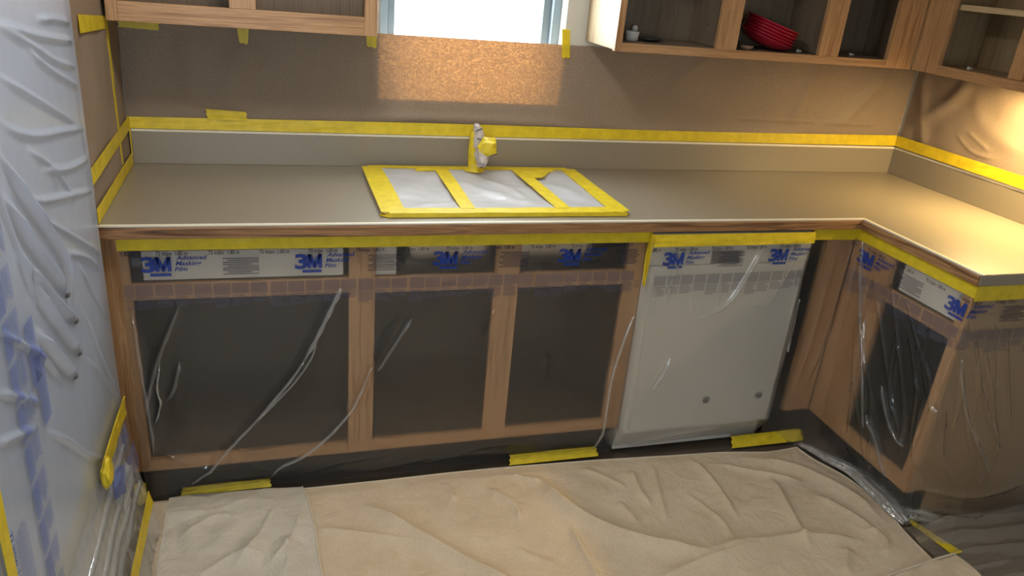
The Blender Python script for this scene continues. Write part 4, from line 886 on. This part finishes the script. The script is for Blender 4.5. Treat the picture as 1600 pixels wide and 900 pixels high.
Zg = 0.0035 + (cloth_h(Xg, Yg) - 0.0035).clip(0) * np.clip(edge / 0.05 + 0.15, 0, 1)
dc = thing('drop_cloth', 'beige canvas drop cloth spread wrinkled over the kitchen floor', 'drop cloth', (1.2, -1.4, 0.0))
grid('canvas', Xg, Yg, Zg, CLOTH, dc)
def cz(x, y):
    j = np.argmin((Xg - x) ** 2 + (Yg - y) ** 2); return float(Zg.ravel()[j])
# folded-over layer on the refrigerator side
fe = np.array([(0.500, -0.612), (0.517, -0.69), (0.522, -0.762), (0.528, -0.876), (0.538, -1.007), (0.56, -1.3), (0.58, -2.35)])
U_, V_ = np.meshgrid(np.linspace(0, 1, 150), np.linspace(0, 1, 260) ** 1.3)
yt = np.interp(0.104 + np.linspace(0, 1, 150) * 0.40, edge_top[:, 0], edge_top[:, 1]) - 0.004
Y2 = yt[None, :] * (1 - V_) + (-2.35) * V_; xe = np.interp(-Y2, -fe[:, 1], fe[:, 0]) + 0.0025 * np.sin(Y2 * 21)
X2 = 0.104 + (xe - 0.104) * U_
FLR = [([(0.15, -0.80), (0.25, -0.72), (0.33, -0.75)], 0.02, 0.010), ([(0.30, -0.95), (0.36, -0.85), (0.42, -0.70)], 0.018, 0.013), ([(0.40, -0.95), (0.46, -0.85), (0.49, -0.74)], 0.014, 0.011), ([(0.20, -0.98), (0.30, -0.90), (0.40, -0.92)], 0.02, 0.010),
       ([(0.12, -0.68), (0.22, -0.70), (0.34, -0.66)], 0.02, 0.008), ([(0.44, -1.0), (0.45, -0.9), (0.42, -0.82)], 0.012, 0.010), ([(0.18, -1.05), (0.25, -0.98)], 0.015, 0.010)]
Z2 = 0.020 + 0.012 * np.abs(fbm(X2, Y2, 6, 7.0, 3)) + ridges(X2, Y2, FLR)
Zb = cloth_h(X2, Y2); Z2 = np.maximum(Z2, Zb + 0.003)
Z2 = Z2 * np.clip(V_ * 12 + 0.5, 0, 1) + 0.003
grid('folded_layer', X2, Y2, Z2, CLOTH_B, dc)
FEDGE = [(float(X2[k, -1]), float(Y2[k, -1]), float(Z2[k, -1])) for k in range(0, 200, 3)]
HEM = plain('canvas_hem', (0.62, 0.54, 0.42), 0.85, 0.08)
def hem(pts, r, h):
    P = smooth_line(pts, 8); tube('hem', [(x, y, h(x, y) + 0.002) for x, y in P], r, HEM, dc)
hem([(0.10, -0.590), (0.396, -0.598), (0.514, -0.608), (0.76, -0.608), (1.021, -0.607), (1.25, -0.612), (1.512, -0.622), (1.808, -0.643), (2.0, -0.654), (2.188, -0.684), (2.327, -0.674)], 0.003, cz)
hem([(2.327, -0.674), (2.343, -0.75), (2.40, -0.879), (2.41, -1.0), (2.408, -1.1), (2.396, -1.184), (2.39, -1.302)], 0.003, cz)
tube('hem', [(x - 0.001, y, z + 0.0005) for x, y, z in FEDGE], 0.0028, HEM, dc)
# corner folded out on the other side
ce = [(2.10, -1.352), (2.19, -1.332), (2.29, -1.318), (2.385, -1.304), (2.475, -1.295)]
U_, V_ = np.meshgrid(np.linspace(0, 1, 70), np.linspace(0, 1, 120))
Pe = smooth_line(ce, 8); xs = np.interp(np.linspace(0, 1, 70), np.linspace(0, 1, len(Pe)), Pe[:, 0]); ys = np.interp(np.linspace(0, 1, 70), np.linspace(0, 1, len(Pe)), Pe[:, 1])
X3 = xs[None, :] + 0.03 * V_ * (U_ ** 0.5); Y3 = ys[None, :] * (1 - V_) - 2.3 * V_
Z3 = np.maximum(0.016 + 0.010 * np.abs(fbm(X3, Y3, 6, 3.0)), 0.0)
for a in range(Z3.shape[0]):
    m = X3[a] < 2.40
    Z3[a] = np.where(m, np.maximum(Z3[a], cloth_h(X3[a], Y3[a]) + 0.003), np.maximum(0.010, Z3[a] * 0.9))
grid('folded_corner', X3, Y3, Z3, CLOTH, dc)
hem([(2.11, -1.352), (2.19, -1.334), (2.29, -1.320), (2.385, -1.306), (2.475, -1.297)], 0.0035, lambda x, y: float(max(0.018, cloth_h(np.array([[min(x, 2.39)]]), np.array([[y]]))[0, 0] + 0.004)))

# tape pieces on the floor at the cabinet feet
def floor_tape(label, x0, x1, y0, y1, z0=0.012, z1=0.030): return tp(label, [(x0, y0, z0), ((x0 + x1) / 2, y0, z0), (x1, y0, z0)], [(x0 + 0.006, y1, z1), ((x0 + x1) / 2, y1, z1 + 0.002), (x1 - 0.006, y1, z1)], (0, -0.8, 0.6), sub=14, wob=0.006, jag=0.005)
floor_tape('yellow tape piece at the floor below the drawer cabinet', 0.135, 0.405, -0.5865, -0.5665)
floor_tape('crinkled yellow tape piece at the floor between sink base and dishwasher', 1.195, 1.530, -0.6055, -0.5815, 0.012, 0.038)
floor_tape('yellow tape piece at the floor in front of the corner filler', 2.06, 2.375, -0.6435, -0.614, 0.012, 0.045)
tp('yellow tape strip on the floor film beside the drop cloth corner', [(2.440, -1.125, 0.012), (2.455, -1.2, 0.012), (2.470, -1.295, 0.012)], [(2.462, -1.122, 0.012), (2.484, -1.2, 0.012), (2.512, -1.290, 0.012)], (0, 0, 1), sub=12, wob=0.003)

# film on the floor at the end of the short leg
X, Y = np.meshgrid(np.linspace(2.405, 3.02, 200), np.linspace(-2.3, -1.15, 260))
Z = 0.005 + 0.010 * np.abs(fbm(X * 0.5, Y * 2.2, 5, 2.0)) + ridges(X, Y, [([(2.44, -1.17), (2.65, -1.19), (3.0, -1.18)], 0.03, 0.055), ([(2.46, -1.215), (2.65, -1.245), (3.0, -1.25)], 0.02, 0.035),
    ([(2.47, -1.28), (2.7, -1.30), (3.0, -1.34)], 0.008, 0.016), ([(2.50, -1.40), (2.8, -1.42), (3.0, -1.48)], 0.012, 0.010)])
tag(grid('floor_film', X, Y, Z, FILM_FLOOR), 'rumpled clear film spread on the dark floor beyond the drop cloth', 'masking film')
# bunched film along the foot of the short leg
def bunch(name, pts, rads, seed):
    P = smooth_line(pts, 8); n = len(P); rr = np.interp(np.linspace(0, 1, n), np.linspace(0, 1, len(rads)), rads)
    seg = 40; bm = bmesh.new(); R = []
    for i in range(n):
        t = P[min(i + 1, n - 1)] - P[max(i - 1, 0)]; t /= np.linalg.norm(t); side = np.cross(t, (0, 0, 1)); side /= np.linalg.norm(side); up = np.cross(side, t)
        ring = []
        for k in range(seg):
            a = 2 * math.pi * k / seg
            w = 1 + 0.35 * math.sin(5 * a + seed + i * 0.10) * 0.6 + 0.25 * mnoise.noise(Vector((math.cos(a) * 2.5, math.sin(a) * 2.5, i * 0.12 + seed)))
            q = P[i] + side * math.cos(a) * rr[i] * w + up * math.sin(a) * rr[i] * 0.7 * w
            q[2] = max(q[2], 0.004); ring.append(bm.verts.new(q))
        R.append(ring)
    for a, b in zip(R, R[1:]):
        for k in range(seg): bm.faces.new((a[k], a[(k + 1) % seg], b[(k + 1) % seg], b[k]))
    return from_bm(name, bm, FILM_BUNCH, None, True)
tag(bunch('film_gather', [(2.342, -0.672, 0.02), (2.382, -0.77, 0.022), (2.424, -0.87, 0.028), (2.430, -0.97, 0.03), (2.428, -1.07, 0.026), (2.425, -1.14, 0.018)], [0.010, 0.018, 0.024, 0.030, 0.028, 0.014], 1),
    'shiny bunched film lying between drop cloth and short cabinet leg', 'masking film')
tag(bunch('film_gather', [(2.46, -1.09, 0.020), (2.50, -1.13, 0.024), (2.56, -1.155, 0.02)], [0.014, 0.026, 0.012], 5), 'dark gathered film knot at the foot of the cabinet end panel', 'masking film')
